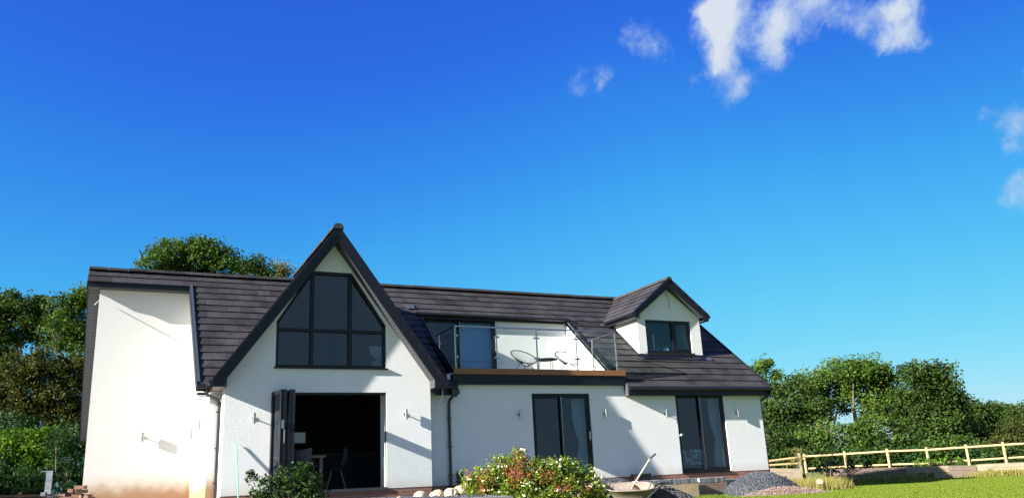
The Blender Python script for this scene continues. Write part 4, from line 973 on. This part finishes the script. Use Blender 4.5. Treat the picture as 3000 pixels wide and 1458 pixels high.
sleeper_wall([(2235, 1369, 1392, 34.5), (2352, 1371, 1398, 34.5)], SLEEP, 'shaded sleeper wall right beside the house corner')
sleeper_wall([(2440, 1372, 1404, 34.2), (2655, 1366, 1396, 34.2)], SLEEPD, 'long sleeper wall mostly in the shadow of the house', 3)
sleeper_wall([(2657, 1366, 1396, 34.15), (2785, 1362, 1393, 34.0)], SLEEP, 'sunlit pale sleeper wall section left of the short brown one', 3)
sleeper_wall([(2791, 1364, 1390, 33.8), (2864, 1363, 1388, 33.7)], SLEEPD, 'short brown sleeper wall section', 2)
sleeper_wall([(2869, 1359, 1389, 33.5), (3120, 1348, 1392, 32.6)], SLEEP, 'rightmost long pale sleeper wall section', 3)
# raised bed of earth behind the sleepers
a = [at(2230, 1372, 34.9), at(2440, 1374, 34.6), at(2790, 1366, 34.3), at(3130, 1352, 33.0)]
far = [at(3300, 1340, 60), at(2600, 1360, 70), at(2150, 1372, 60)]
o = MB().prism([(p.x, p.y, -.24) for p in a+far], (0, 0, -.8)).build('bank', mat('rough_earth', (.09, .10, .035), 1, var=(3, .5), bump=(10, 1, .05)), None); structure(o)

# ------------------------------------------------------------------ vegetation
def leafcloud(name, m, parent, centers, per, spread, size, aspect=.6, upbias=.3, tintc=None, flat=.75, seed=0):
    """centers (n,3): clump centres; per leaves round each; one small face per leaf"""
    r = np.random.default_rng(seed); n = len(centers); c = np.repeat(np.asarray(centers, float), per, 0); Nn = len(c)
    sp = np.repeat(r.uniform(.6, 1.25, n), per)[:, None]*spread
    p = c+np.clip(r.normal(size=(Nn, 3)), -1.7, 1.7)*sp*np.array([1, 1, flat])
    nrm = r.normal(size=(Nn, 3)); nrm[:, 2] = np.abs(nrm[:, 2])+upbias; nrm /= np.linalg.norm(nrm, axis=1)[:, None]
    a = r.normal(size=(Nn, 3)); a -= nrm*(a*nrm).sum(1)[:, None]; a /= np.linalg.norm(a, axis=1)[:, None]; b = np.cross(nrm, a)
    s = size*r.uniform(.6, 1.35, Nn)[:, None]
    V = np.empty((Nn, 4, 3)); V[:, 0] = p-a*s; V[:, 1] = p-b*s*aspect+nrm*s*.12; V[:, 2] = p+a*s; V[:, 3] = p+b*s*aspect+nrm*s*.12
    me = bpy.data.meshes.new(name); me.vertices.add(4*Nn); me.vertices.foreach_set('co', V.ravel()); me.loops.add(4*Nn); me.loops.foreach_set('vertex_index', np.arange(4*Nn, dtype=np.int32))
    me.polygons.add(Nn); me.polygons.foreach_set('loop_start', np.arange(0, 4*Nn, 4, dtype=np.int32)); me.materials.append(m); me.update(calc_edges=True)
    t = me.attributes.new('tint', 'FLOAT', 'FACE'); t.data.foreach_set('value', np.clip(.5+.22*r.normal(size=Nn)+np.repeat(.18*r.normal(size=n), per), 0, 1))
    t = me.attributes.new('tint2', 'FLOAT', 'FACE'); t.data.foreach_set('value', np.clip(np.repeat(r.uniform(0, 1, n), per)**1.3+.15*r.normal(size=Nn), 0, 1))
    o = bpy.data.objects.new(name, me); S.collection.objects.link(o)
    if parent is not None: setp(o, parent)
    return o
def lobe_centers(lobes, dens, seed, shell=.55):
    r = np.random.default_rng(seed); out = []
    for (x, y, z, rx, ry, rz) in lobes:
        n = max(6, int(dens*(rx*ry+ry*rz+rx*rz)/3*4*math.pi)); d = r.normal(size=(n, 3)); d /= np.linalg.norm(d, axis=1)[:, None]
        k = r.uniform(shell**3, 1, n)**(1/3)
        bump = np.array([1+.28*noise.noise(Vector(tuple(q*2.3))+Vector((x, y, z))) for q in d])
        out.append(np.array([x, y, z])+d*(k*bump)[:, None]*np.array([rx, ry, rz]))
    return np.concatenate(out)
def tree(label, base, height, lobes, m, name='tree', dens=5, per=16, spread=.28, size=.11, limbs=6, tr=.18, group=None, seed=1, aspect=.6, barkm=None, shell=.55):
    """lobes: list of (dx,dy,z0,rx,ry,rz) relative to the base"""
    base = Vector(base); t = thing(name, label, 'tree' if name != 'shrub' else 'shrub', base, group); r = random.Random(seed)
    L = [(base.x+a, base.y+b, base.z+c, d, e, f) for a, b, c, d, e, f in lobes]
    leafcloud('crown', m, t, lobe_centers(L, dens*1.15, seed, shell), int(per*5.6), spread*1.02, size*.74, seed=seed, aspect=aspect)
    sp = []
    for (x, y, z, a, b, c) in L:
        k = max(5, int(dens*1.1*(a*b+b*c+a*c)/3*math.pi)); dv = np.random.default_rng(seed+7).normal(size=(k, 3)); dv[:, 2] += .5; dv /= np.linalg.norm(dv, axis=1)[:, None]
        q = np.random.default_rng(seed+8).uniform(.98, 1.24, k)[:, None]; sp.append(np.array([x, y, z])+dv*q*np.array([a, b, c]))
    leafcloud('outer_sprays', m, t, np.concatenate(sp), max(8, int(per*.9)), spread*.55, size*.72, seed=seed+9, aspect=aspect, flat=1.3)
    mb = MB(); mb.tube([base-Vector((0, 0, .2)), base+Vector((r.uniform(-.15, .15), 0, height*.3)), base+Vector((r.uniform(-.25, .25), 0, height*.62)), base+Vector((0, 0, height*.9))], [tr, tr*.8, tr*.45, tr*.1], 8)
    for i in range(limbs):
        l = L[i % len(L)]; z0 = height*r.uniform(.12, .5); s0 = base+Vector((0, 0, z0)); e = Vector((l[0], l[1], l[2]))+Vector((r.uniform(-.6, .6)*l[3], r.uniform(-.6, .6)*l[4], r.uniform(0, .6)*l[5]))
        mid = s0.lerp(e, .5)+Vector((r.uniform(-.3, .3), r.uniform(-.3, .3), .1)); mb.tube([s0, mid, e], [tr*.45, tr*.28, tr*.07], 6)
        for _ in range(3): e2 = e+Vector((r.uniform(-1, 1), r.uniform(-1, 1), r.uniform(-.3, .8)))*.6*l[5]; mb.tube([mid.lerp(e, .5), e2], [tr*.16, tr*.03], 5)
    mb.build('trunk', barkm or BARK, t)
    return t
def crown_from_px(base, D, pl):
    """crown lobes given as (u, v, radius_px, depth offset, squash): each a real ball of leaves D metres off"""
    o = []
    for (u, v, r, dd_, sq) in pl:
        p = at(u, v, D+dd_); rr = r*D/F_PX; o.append((p.x-base[0], p.y-base[1], p.z-base[2], rr, rr, rr*sq))
    return o
def gbase(u, D, z=-.6): p = at(u, 1400, D); return (p.x, p.y, z)
GR = 'trees behind the paddock fence'
def ptree(label, u, D, pl, m, **kw):
    b = gbase(u, D); top = max(at(q[0], q[1]-q[2], D).z for q in pl)-b[2]
    return tree(label, b, top*.8, crown_from_px(b, D, pl), m, **kw)
# right-hand row
ptree('small airy tree just over the right end of the roof', 2240, 62, [(2232, 1062, 22, 0, 1), (2252, 1082, 22, 1, 1), (2215, 1085, 16, 0, .9), (2275, 1098, 17, 0, .8), (2222, 1120, 24, 0, 1), (2270, 1135, 24, 1, .8), (2245, 1165, 32, 0, 1)], L_LIGHT, dens=1.3, per=13, spread=.24, size=.13, seed=3, group=GR, tr=.16, shell=.3)
ptree('dark green tree nearest the right corner of the house', 2300, 52, [(2290, 1180, 52, 0, 1), (2330, 1150, 46, 1, .9), (2260, 1230, 50, 0, 1), (2320, 1240, 56, 0, 1.1), (2375, 1200, 42, 0, 1), (2300, 1300, 60, -1, .9), (2360, 1290, 50, -1, 1)], L_DARK, dens=1.5, per=17, spread=.33, size=.13, seed=4, group=GR, tr=.2)
ptree('tall airy light green tree with pale stems and sky gaps', 2420, 56, [(2390, 1110, 42, 0, .9), (2430, 1085, 38, 0, .8), (2395, 1150, 36, 1, .7), (2460, 1120, 42, 1, .8), (2360, 1140, 34, 0, .8), (2420, 1220, 36, 1, .6), (2440, 1175, 26, 0, .7), (2405, 1190, 24, 1, .7), (2480, 1150, 26, 1, .7), (2470, 1190, 30, 1, .7)], L_LIGHT, dens=1.25, per=14, spread=.3, size=.13, seed=5, limbs=12, group=GR, tr=.2, shell=.25)
ptree('broad mid green tree in the middle of the right row', 2530, 54, [(2490, 1090, 44, 0, .8), (2540, 1092, 50, 0, .8), (2585, 1110, 46, 0, .9), (2520, 1145, 46, 1, .9), (2600, 1155, 44, 0, 1), (2565, 1200, 48, 0, .9), (2625, 1215, 44, 0, 1)], L_MID, dens=1.7, per=16, spread=.3, size=.13, seed=6, limbs=10, group=GR, tr=.22)
ptree('dark pointed tree with a ragged right side', 2730, 52, [(2670, 1100, 34, 0, .9), (2715, 1098, 38, 0, .9), (2760, 1110, 40, 0, .9), (2690, 1150, 52, 0, .9), (2760, 1165, 56, 0, .9), (2800, 1180, 34, 0, .8), (2680, 1215, 56, 0, .9), (2750, 1235, 62, -1, .9), (2810, 1240, 44, 0, .9), (2700, 1290, 60, -1, .8), (2780, 1300, 56, -1, .8)], L_DARK, dens=1.7, per=18, spread=.34, size=.13, seed=8, limbs=9, group=GR, tr=.25)
ptree('low rounded tree right of the pointed one', 2860, 58, [(2850, 1225, 44, 0, .9), (2890, 1215, 38, 0, .9), (2830, 1275, 50, -2, .9), (2890, 1275, 50, 0, .9)], L_DARK, dens=1.6, per=17, spread=.33, size=.13, seed=9, group=GR)
ptree('olive green tree near the right edge of the picture', 2935, 62, [(2920, 1212, 40, 0, .8), (2960, 1218, 40, 0, .8), (2930, 1270, 50, 0, 1)], L_MID, dens=1.5, per=16, spread=.33, size=.13, seed=10, group=GR)
ptree('last dark tree at the right edge of the picture', 3010, 60, [(3000, 1215, 36, 0, .9), (3045, 1225, 45, 0, .9), (3010, 1270, 50, 0, 1), (3070, 1290, 55, 0, 1), (2970, 1300, 40, 0, .8)], L_DARK, dens=1.5, per=16, spread=.33, size=.13, seed=11, group=GR)
def shrub(label, u, D, pl, m, **kw): kw.setdefault('group', 'shrubs of the hedge behind the fence'); kw.setdefault('tr', .05); kw.setdefault('limbs', 4); return ptree(label, u, D, pl, m, name='shrub', **kw)
shrub('dark shrub behind the short fence by the house', 2270, 45, [(2260, 1290, 44, 0, 1), (2310, 1320, 38, 0, .9), (2240, 1330, 40, 0, .9)], L_DARK, dens=2.2, per=16, spread=.26, size=.11, seed=20)
shrub('bright green shrub below the airy tree', 2400, 46, [(2370, 1290, 38, 0, .9), (2420, 1280, 40, 0, .9), (2400, 1325, 44, 0, .8), (2450, 1320, 36, 0, .8)], L_LIGHT, dens=2.2, per=16, spread=.26, size=.11, seed=21)
shrub('mid green shrub below the broad tree', 2530, 46, [(2495, 1280, 42, 0, .9), (2550, 1265, 46, 0, .9), (2520, 1320, 44, 0, .8), (2590, 1310, 44, 0, .8)], L_MID, dens=2.2, per=16, spread=.26, size=.11, seed=22)
shrub('dark shrub in the gap left of the pointed tree', 2640, 46, [(2635, 1290, 40, 0, 1), (2660, 1325, 40, 0, .8), (2700, 1330, 40, 0, .8)], L_DARK, dens=2.2, per=16, spread=.26, size=.11, seed=23)
shrub('green shrub below the pointed tree', 2780, 45, [(2745, 1325, 38, 0, .8), (2790, 1310, 40, 0, .8), (2835, 1320, 40, 0, .8)], L_MID, dens=2.2, per=16, spread=.26, size=.11, seed=24)
shrub('olive yellow shrub rising behind the fence at far right', 2970, 44, [(2925, 1300, 34, 0, .8), (2965, 1275, 36, 0, .9), (3000, 1265, 38, 0, .9), (3040, 1280, 44, 0, .9), (2890, 1330, 36, 0, .7), (2980, 1320, 40, 0, .7)], L_OLIVE, dens=2.4, per=17, spread=.24, size=.10, seed=25)

for i, (u, m_) in enumerate(((2285, L_DARK), (2375, L_DARK), (2465, L_HEDGE), (2560, L_DARK), (2650, L_HEDGE), (2745, L_DARK), (2840, L_HEDGE), (2935, L_DARK), (3025, L_DARK))):
    shrub('dark undergrowth %s behind the fence rails' % ('beside the house corner', 'left of the orange sapling', 'right of the orange sapling', 'under the broad tree', 'in the gap before the pointed tree', 'under the pointed tree', 'right of the pointed tree', 'under the olive shrub', 'at the right picture edge')[i], u, 42, [(u-35, 1352-i*2, 30, 0, .9), (u+10, 1346-i*2, 32, 0, .9), (u+50, 1352-i*2, 28, 0, .9), (u, 1375-i*2, 30, 0, .8)], m_, dens=3, per=13, spread=.2, size=.10, seed=80+i)

# behind the roof
GB = 'trees behind the roof ridge'
ptree('bushy green tree showing over the left roof ridge', 560, 36, [(450, 765, 36, 0, .9), (500, 745, 40, 0, .9), (560, 728, 36, 0, .9), (600, 745, 44, 0, .9), (650, 760, 40, 0, .9), (540, 790, 70, 1, .8), (640, 800, 50, 1, .8), (430, 800, 26, 0, .8), (545, 860, 90, 1, 1), (560, 960, 90, 1, 1)], L_MID, dens=3.4, per=18, spread=.2, size=.085, seed=30, group=GB, tr=.2)
ptree('smaller blue green tree behind the roof left of the yellow one', 735, 40, [(715, 785, 30, 0, .8), (745, 775, 28, 0, .8), (775, 800, 28, 0, .8), (730, 830, 50, 0, .9), (735, 930, 60, 0, 1)], L_DARK, dens=3.2, per=17, spread=.2, size=.085, seed=31, group=GB, tr=.14)
ptree('small yellow green tree top beside the glazed gable', 825, 42, [(812, 785, 20, 0, 1), (835, 795, 20, 0, 1), (820, 815, 26, 0, 1), (825, 890, 50, 0, 1.2)], L_YEL, dens=3.0, per=13, spread=.18, size=.07, seed=32, group=GB, tr=.1)
# left of the house
GL = 'trees left of the house'
ptree('tall dark tree at the left edge of the picture', 40, 38, [(15, 900, 46, 0, .9), (75, 895, 44, 0, .9), (125, 905, 42, 0, .8), (40, 960, 60, 0, .8), (120, 965, 55, 0, .8), (-30, 930, 60, 0, 1), (-40, 1040, 70, 0, 1), (-20, 1150, 70, 0, 1)], L_DARK, dens=3.2, per=18, spread=.22, size=.095, seed=40, group=GL, tr=.22, limbs=8)
ptree('olive tree close beside the left roof verge', 215, 36, [(190, 895, 36, 0, .9), (225, 885, 34, 0, .9), (255, 870, 30, 0, 1), (190, 950, 50, 0, .9), (240, 950, 45, 0, 1), (170, 1000, 34, 0, .7), (250, 1040, 46, 0, 1)], L_MID, dens=3.0, per=18, spread=.2, size=.085, seed=41, group=GL, tr=.16, limbs=8)
ptree('broad brown green bush below the tall left trees', 110, 33, [(60, 1085, 60, 0, .9), (130, 1070, 60, 0, .8), (195, 1090, 56, 0, .9), (20, 1130, 56, 0, .9), (100, 1150, 70, 0, .9), (190, 1160, 64, 0, .9), (70, 1215, 60, 0, .8), (160, 1230, 60, 0, .8), (235, 1200, 50, 0, 1)], L_OLIVE, name='tree', dens=4.2, per=18, spread=.17, size=.075, seed=42, group=GL, tr=.14)
shrub('dark growth in the shade between bush and hedge', 200, 31, [(60, 1290, 60, 0, .9), (150, 1300, 60, 0, .9), (225, 1290, 50, 0, 1), (0, 1280, 50, 0, 1), (235, 1370, 60, 0, 1)], L_HEDGE, dens=4.5, per=17, spread=.17, size=.075, seed=43, group='hedge plants left of the house')
shrub('laurel with bright upright leaves along its top', 70, 26, [(10, 1310, 40, 0, .9), (60, 1295, 34, 0, .9), (110, 1290, 34, 0, .9), (150, 1300, 30, 0, .9), (30, 1285, 14, 0, 1.3), (85, 1278, 13, 0, 1.3), (130, 1276, 12, 0, 1.3), (40, 1360, 60, 0, .9), (120, 1370, 60, 0, .9), (-10, 1400, 60, 0, 1), (60, 1430, 60, 0, 1)], L_LAUR, dens=6, per=14, spread=.14, size=.095, aspect=.32, seed=44, group='hedge plants left of the house')
shrub('sprig-like green shrub between the laurel and the white wall', 200, 25.5, [(170, 1275, 22, 0, 1.1), (195, 1295, 22, 0, 1), (150, 1310, 22, 0, 1), (205, 1330, 26, 0, 1), (185, 1380, 46, 0, 1), (215, 1420, 40, 0, 1), (140, 1400, 46, 0, 1)], L_HEDGE, dens=6.5, per=13, spread=.12, size=.06, aspect=.35, seed=45, group='hedge plants left of the house')
shrub('dark clipped hedge at the lower left', 60, 23, [(-20, 1400, 60, 0, .7), (40, 1410, 56, 0, .7), (90, 1425, 50, 0, .8), (-10, 1460, 60, 0, 1), (60, 1470, 60, 0, 1), (185, 1445, 34, 0, .9)], L_HEDGE, dens=8, per=16, spread=.1, size=.05, seed=46, group='hedge plants left of the house')
# unseen hedge trees added beyond the left edge to shade the lower hedge
for i, (x, y, h_) in enumerate(((-15.0, 14.5, 5.5), (-15.5, 11.5, 5.4), (-15.5, 8.5, 5.3), (-15.0, 5.5, 5.0))):
    tree('unseen tree added to shade the left hedge, beyond the left edge of the picture, number %s from the house' % ('one', 'two', 'three', 'four')[i], (x, y, -.6), h_, [(0, 0, h_*.35, 1.6, 1.9, h_*.36), (0, .3, h_*.72, 1.3, 1.8, h_*.28)], L_DARK, dens=2.5, per=12, spread=.3, size=.18, seed=50+i, group=GL, tr=.12)

# foreground shrubs
def fshrub(label, base, lobes, m, dens, per, spread, size, seed, aspect=.5, cat='shrub', flat=.8):
    t = thing('shrub', label, cat, base); cs_ = lobe_centers([(base[0]+a, base[1]+b, base[2]+c_, d, e, f) for a, b, c_, d, e, f in lobes], dens*2.2, seed, .45)
    leafcloud('foliage', m, t, cs_, per, spread, size, aspect, .25, seed=seed, flat=flat); r = random.Random(seed); mb = MB()
    for i in range(26):
        p = cs_[r.randrange(len(cs_))]; b = Vector(base)+Vector((r.uniform(-.15, .15), r.uniform(-.1, .1), 0)); mb.tube([b, b.lerp(Vector(p), .5)+Vector((0, 0, .08)), Vector(p)], [.012, .008, .003], 5)
    mb.build('stems', BARK, t); return t, cs_
bb = onZ(840, 1470, -.215); bb = at(838, 1500, 15.2); base = (bb.x, bb.y, -.215)
fl = crown_from_px(base, 15.2, [(790, 1425, 38, 0, .9), (835, 1400, 36, 0, .9), (885, 1382, 34, 0, .8), (915, 1410, 36, 0, .8), (860, 1450, 60, 0, .8), (930, 1450, 34, 0, .8), (760, 1448, 30, 0, .8), (740, 1404, 14, 0, .7), (735, 1388, 8, 0, 1), (895, 1362, 11, 0, 1), (780, 1480, 50, 0, .8), (900, 1490, 60, 0, .8)])
t, _ = fshrub('dark glossy green shrub in front of the open doorway', base, fl, L_BUSH, 26, 12, .045, .034, 60)
b2 = at(1555, 1500, 14.6); base = (b2.x, b2.y, -.215)
fpx = [(1400, 1425, 42, 0, .9), (1375, 1400, 22, 0, 1), (1440, 1395, 44, 0, .9), (1470, 1365, 38, 0, .8), (1515, 1345, 34, 0, .8), (1555, 1370, 44, 0, .8), (1610, 1365, 44, 0, .7), (1655, 1365, 36, 0, .8), (1690, 1390, 42, 0, .8), (1725, 1415, 38, 0, .9), (1750, 1440, 34, 0, .9),
       (1480, 1430, 60, -.1, .8), (1570, 1430, 70, -.2, .8), (1660, 1435, 60, -.1, .8), (1430, 1460, 60, 0, .8), (1540, 1480, 80, -.2, .8), (1650, 1490, 80, -.1, .8), (1740, 1480, 50, 0, 1)]
t, cf = fshrub('wide flowering shrub with cream flower heads and red shoot tips', base, crown_from_px(base, 14.6, fpx), L_SPIR, 34, 24, .055, .022, 61, aspect=.5)
red = crown_from_px(base, 14.55, [(1515, 1340, 26, 0, 1), (1380, 1395, 18, 0, 1.2), (1480, 1370, 24, 0, .9), (1555, 1375, 30, -.1, .8), (1440, 1385, 22, 0, .9), (1530, 1400, 30, -.2, .6), (1650, 1430, 22, -.3, .7), (1715, 1435, 14, -.2, .9), (1415, 1435, 14, -.2, 1), (1500, 1390, 36, -.25, .8), (1600, 1395, 24, -.25, .6), (1420, 1400, 20, -.1, 1)])
rcn = lobe_centers([(base[0]+a, base[1]+b, base[2]+c_, d, e, f) for a, b, c_, d, e, f in red], 26, 62, .3)
leafcloud('red_shoots', L_RED, t, rcn, 24, .055, .020, .45, .2, seed=62, flat=1.1)
# flower heads: little domes of petals
r62 = random.Random(5); fm = MB(); cand = [Vector(p) for p in cf]
for p in cand:
    if r62.random() < .24:
        d = Vector((p.x-base[0], p.y-base[1], 0)); q = p+Vector((r62.uniform(-.03, .03), -.05+r62.uniform(-.05, .02), r62.uniform(0, .05))); rr = r62.uniform(.017, .028)
        for k_ in range(7):
            o_ = Vector((r62.gauss(0, 1), r62.gauss(0, 1), r62.gauss(0, .6))).normalized()*rr*.7; s_ = rr*.55
            fm.add([q+o_+Vector((s_, 0, 0)), q+o_+Vector((0, s_, s_*.3)), q+o_+Vector((-s_, 0, 0)), q+o_+Vector((0, -s_, s_*.3)), q+o_+Vector((0, 0, s_)), q+o_-Vector((0, 0, s_*.6))], [(0, 1, 4), (1, 2, 4), (2, 3, 4), (3, 0, 4), (1, 0, 5), (2, 1, 5), (3, 2, 5), (0, 3, 5)])
fo = fm.build('flower_heads', FLOW, t); fo['kind'] = 'stuff'

# grass blades
def blades(n, region, zf, hgt_, wid, m, name, lean=.35):
    r = np.random.default_rng(9); P = region(r, n); n = len(P); z = np.array([zf(x, y) for x, y in P]); a = r.uniform(0, 2*np.pi, n); h = hgt_*r.uniform(.5, 1.4, n); w_ = wid*r.uniform(.7, 1.3, n)
    d = np.stack([np.cos(a), np.sin(a)], 1); e = r.normal(size=(n, 2))*lean*h[:, None]
    V = np.empty((n, 3, 3)); V[:, 0, :2] = P-d*w_[:, None]; V[:, 1, :2] = P+d*w_[:, None]; V[:, 2, :2] = P+e; V[:, 0, 2] = z; V[:, 1, 2] = z; V[:, 2, 2] = z+h
    me = bpy.data.meshes.new(name); me.vertices.add(3*n); me.vertices.foreach_set('co', V.ravel()); me.loops.add(3*n); me.loops.foreach_set('vertex_index', np.arange(3*n, dtype=np.int32))
    me.polygons.add(n); me.polygons.foreach_set('loop_start', np.arange(0, 3*n, 3, dtype=np.int32)); me.materials.append(m); me.update(calc_edges=True)
    t = me.attributes.new('tint', 'FLOAT', 'FACE'); t.data.foreach_set('value', np.clip(.5+.25*r.normal(size=n), 0, 1))
    o = bpy.data.objects.new(name, me); S.collection.objects.link(o); return o
def lawn_region(r, n):
    u = r.uniform(2040, 3060, n); D = 11+24*r.uniform(0, 1, n)**1.3; p = np.array([list(at(a, 1400, d))[:2] for a, d in zip(u, D)]); return p
g = blades(150000, lawn_region, hgt, .022, .006, BLADE, 'grass'); tag(g, 'short mown bright green grass of the lawn', 'grass'); g['kind'] = 'stuff'
def patch(lst):
    def f(r, n):
        out = []
        for (u, v, D, ru, rd, k) in lst:
            m_ = int(n*k); uu = u+r.normal(size=m_)*ru; dd_ = D+r.normal(size=m_)*rd; out += [list(at(a, v, b))[:2] for a, b in zip(uu, dd_)]
        return np.array(out)
    return f
g = blades(7000, patch([(2300, 1400, 23, 30, .8, .3), (2380, 1400, 22, 35, .8, .4), (2440, 1400, 24, 20, .8, .25), (2260, 1400, 24, 15, .5, .1)]), hgt, .26, .008, DRYG, 'long_grass', .3); tag(g, 'long yellowing grass between gravel heap and fence', 'grass'); g['kind'] = 'stuff'
g = blades(2500, patch([(2080, 1440, 16.6, 26, .25, 1)]), hgt, .10, .005, BLADE, 'long_grass', .3); tag(g, 'taller green grass tufts at the foot of the brown brick wall', 'grass'); g['kind'] = 'stuff'
g = blades(4000, patch([(2960, 1380, 32.3, 55, .25, .55), (2660, 1390, 33.3, 22, .2, .15), (2880, 1380, 32.8, 16, .2, .1), (2560, 1390, 33.5, 60, .15, .2)]), hgt, .22, .012, DRYG, 'long_grass', .35); tag(g, 'rough grass along the foot of the sleeper walls', 'grass'); g['kind'] = 'stuff'
# weeds and dead plants
def plant(name, label, D, pl, m, dens, per, spread, size, seed, z=-.3):
    b = at(pl[0][0], pl[0][1], D); base = (b.x, b.y, z); t = thing(name, label, 'plant', base)
    L = crown_from_px(base, D, pl); cs_ = lobe_centers([(base[0]+a, base[1]+b_, base[2]+c_, d, e, f) for a, b_, c_, d, e, f in L], dens, seed, .2)
    leafcloud('foliage', m, t, cs_, per, spread, size, .5, .2, seed=seed); mb = MB(); r = random.Random(seed)
    for i in range(14): p = cs_[r.randrange(len(cs_))]; mb.tube([(base[0]+r.uniform(-.15, .15), base[1], z), Vector(p)], [.012, .004], 4)
    mb.build('stems', BARK, t)
plant('nettle_patch', 'bright green weeds spilling over the sleepers under the fence', 34.6, [(2770, 1350, 14, 0, .8), (2740, 1352, 13, 0, .8), (2800, 1348, 13, 0, .8), (2715, 1354, 11, 0, .8), (2690, 1356, 10, 0, .8), (2830, 1352, 12, 0, .8), (2850, 1358, 8, 0, .8)], L_WEED, 18, 12, .09, .06, 70, z=-.24)
plant('weed', 'small dark weed against the sunlit sleeper wall', 33.5, [(2705, 1388, 8, 0, 1), (2725, 1392, 7, 0, .8)], L_WEED, 30, 10, .07, .05, 71, z=-.68)
plant('weed', 'single round weed at the rightmost sleeper wall', 32.9, [(2908, 1380, 9, 0, 1)], L_WEED, 30, 10, .07, .05, 72, z=-.68)
plant('dead_shrub', 'orange dead sapling in front of the fence', 30, [(2415, 1325, 12, 0, 1.1), (2438, 1318, 11, 0, 1.1), (2425, 1338, 12, 0, 1)], L_ORG, 20, 9, .07, .035, 73, z=-.5)
plant('dead_shrub', 'small orange brown bush right of the dead sapling', 31, [(2482, 1345, 10, 0, 1), (2465, 1358, 10, 0, 1)], L_ORG, 20, 8, .07, .035, 74, z=-.5)
plant('dry_climber', 'yellowed climbing plant on the weathered corner post', 37, [(2330, 1325, 11, 0, 1), (2345, 1345, 12, 0, 1.3), (2322, 1352, 9, 0, 1), (2345, 1318, 6, 0, 1)], L_YEL, 20, 10, .09, .05, 75, z=-.5)
plant('bramble', 'dark tangle of weeds at the left end of the long shaded sleeper wall', 31.5, [(2440, 1368, 18, 0, .8), (2490, 1362, 16, 0, .8), (2405, 1372, 14, 0, .8), (2540, 1362, 13, 0, .6)], L_HEDGE, 16, 13, .1, .06, 76, z=-.6)
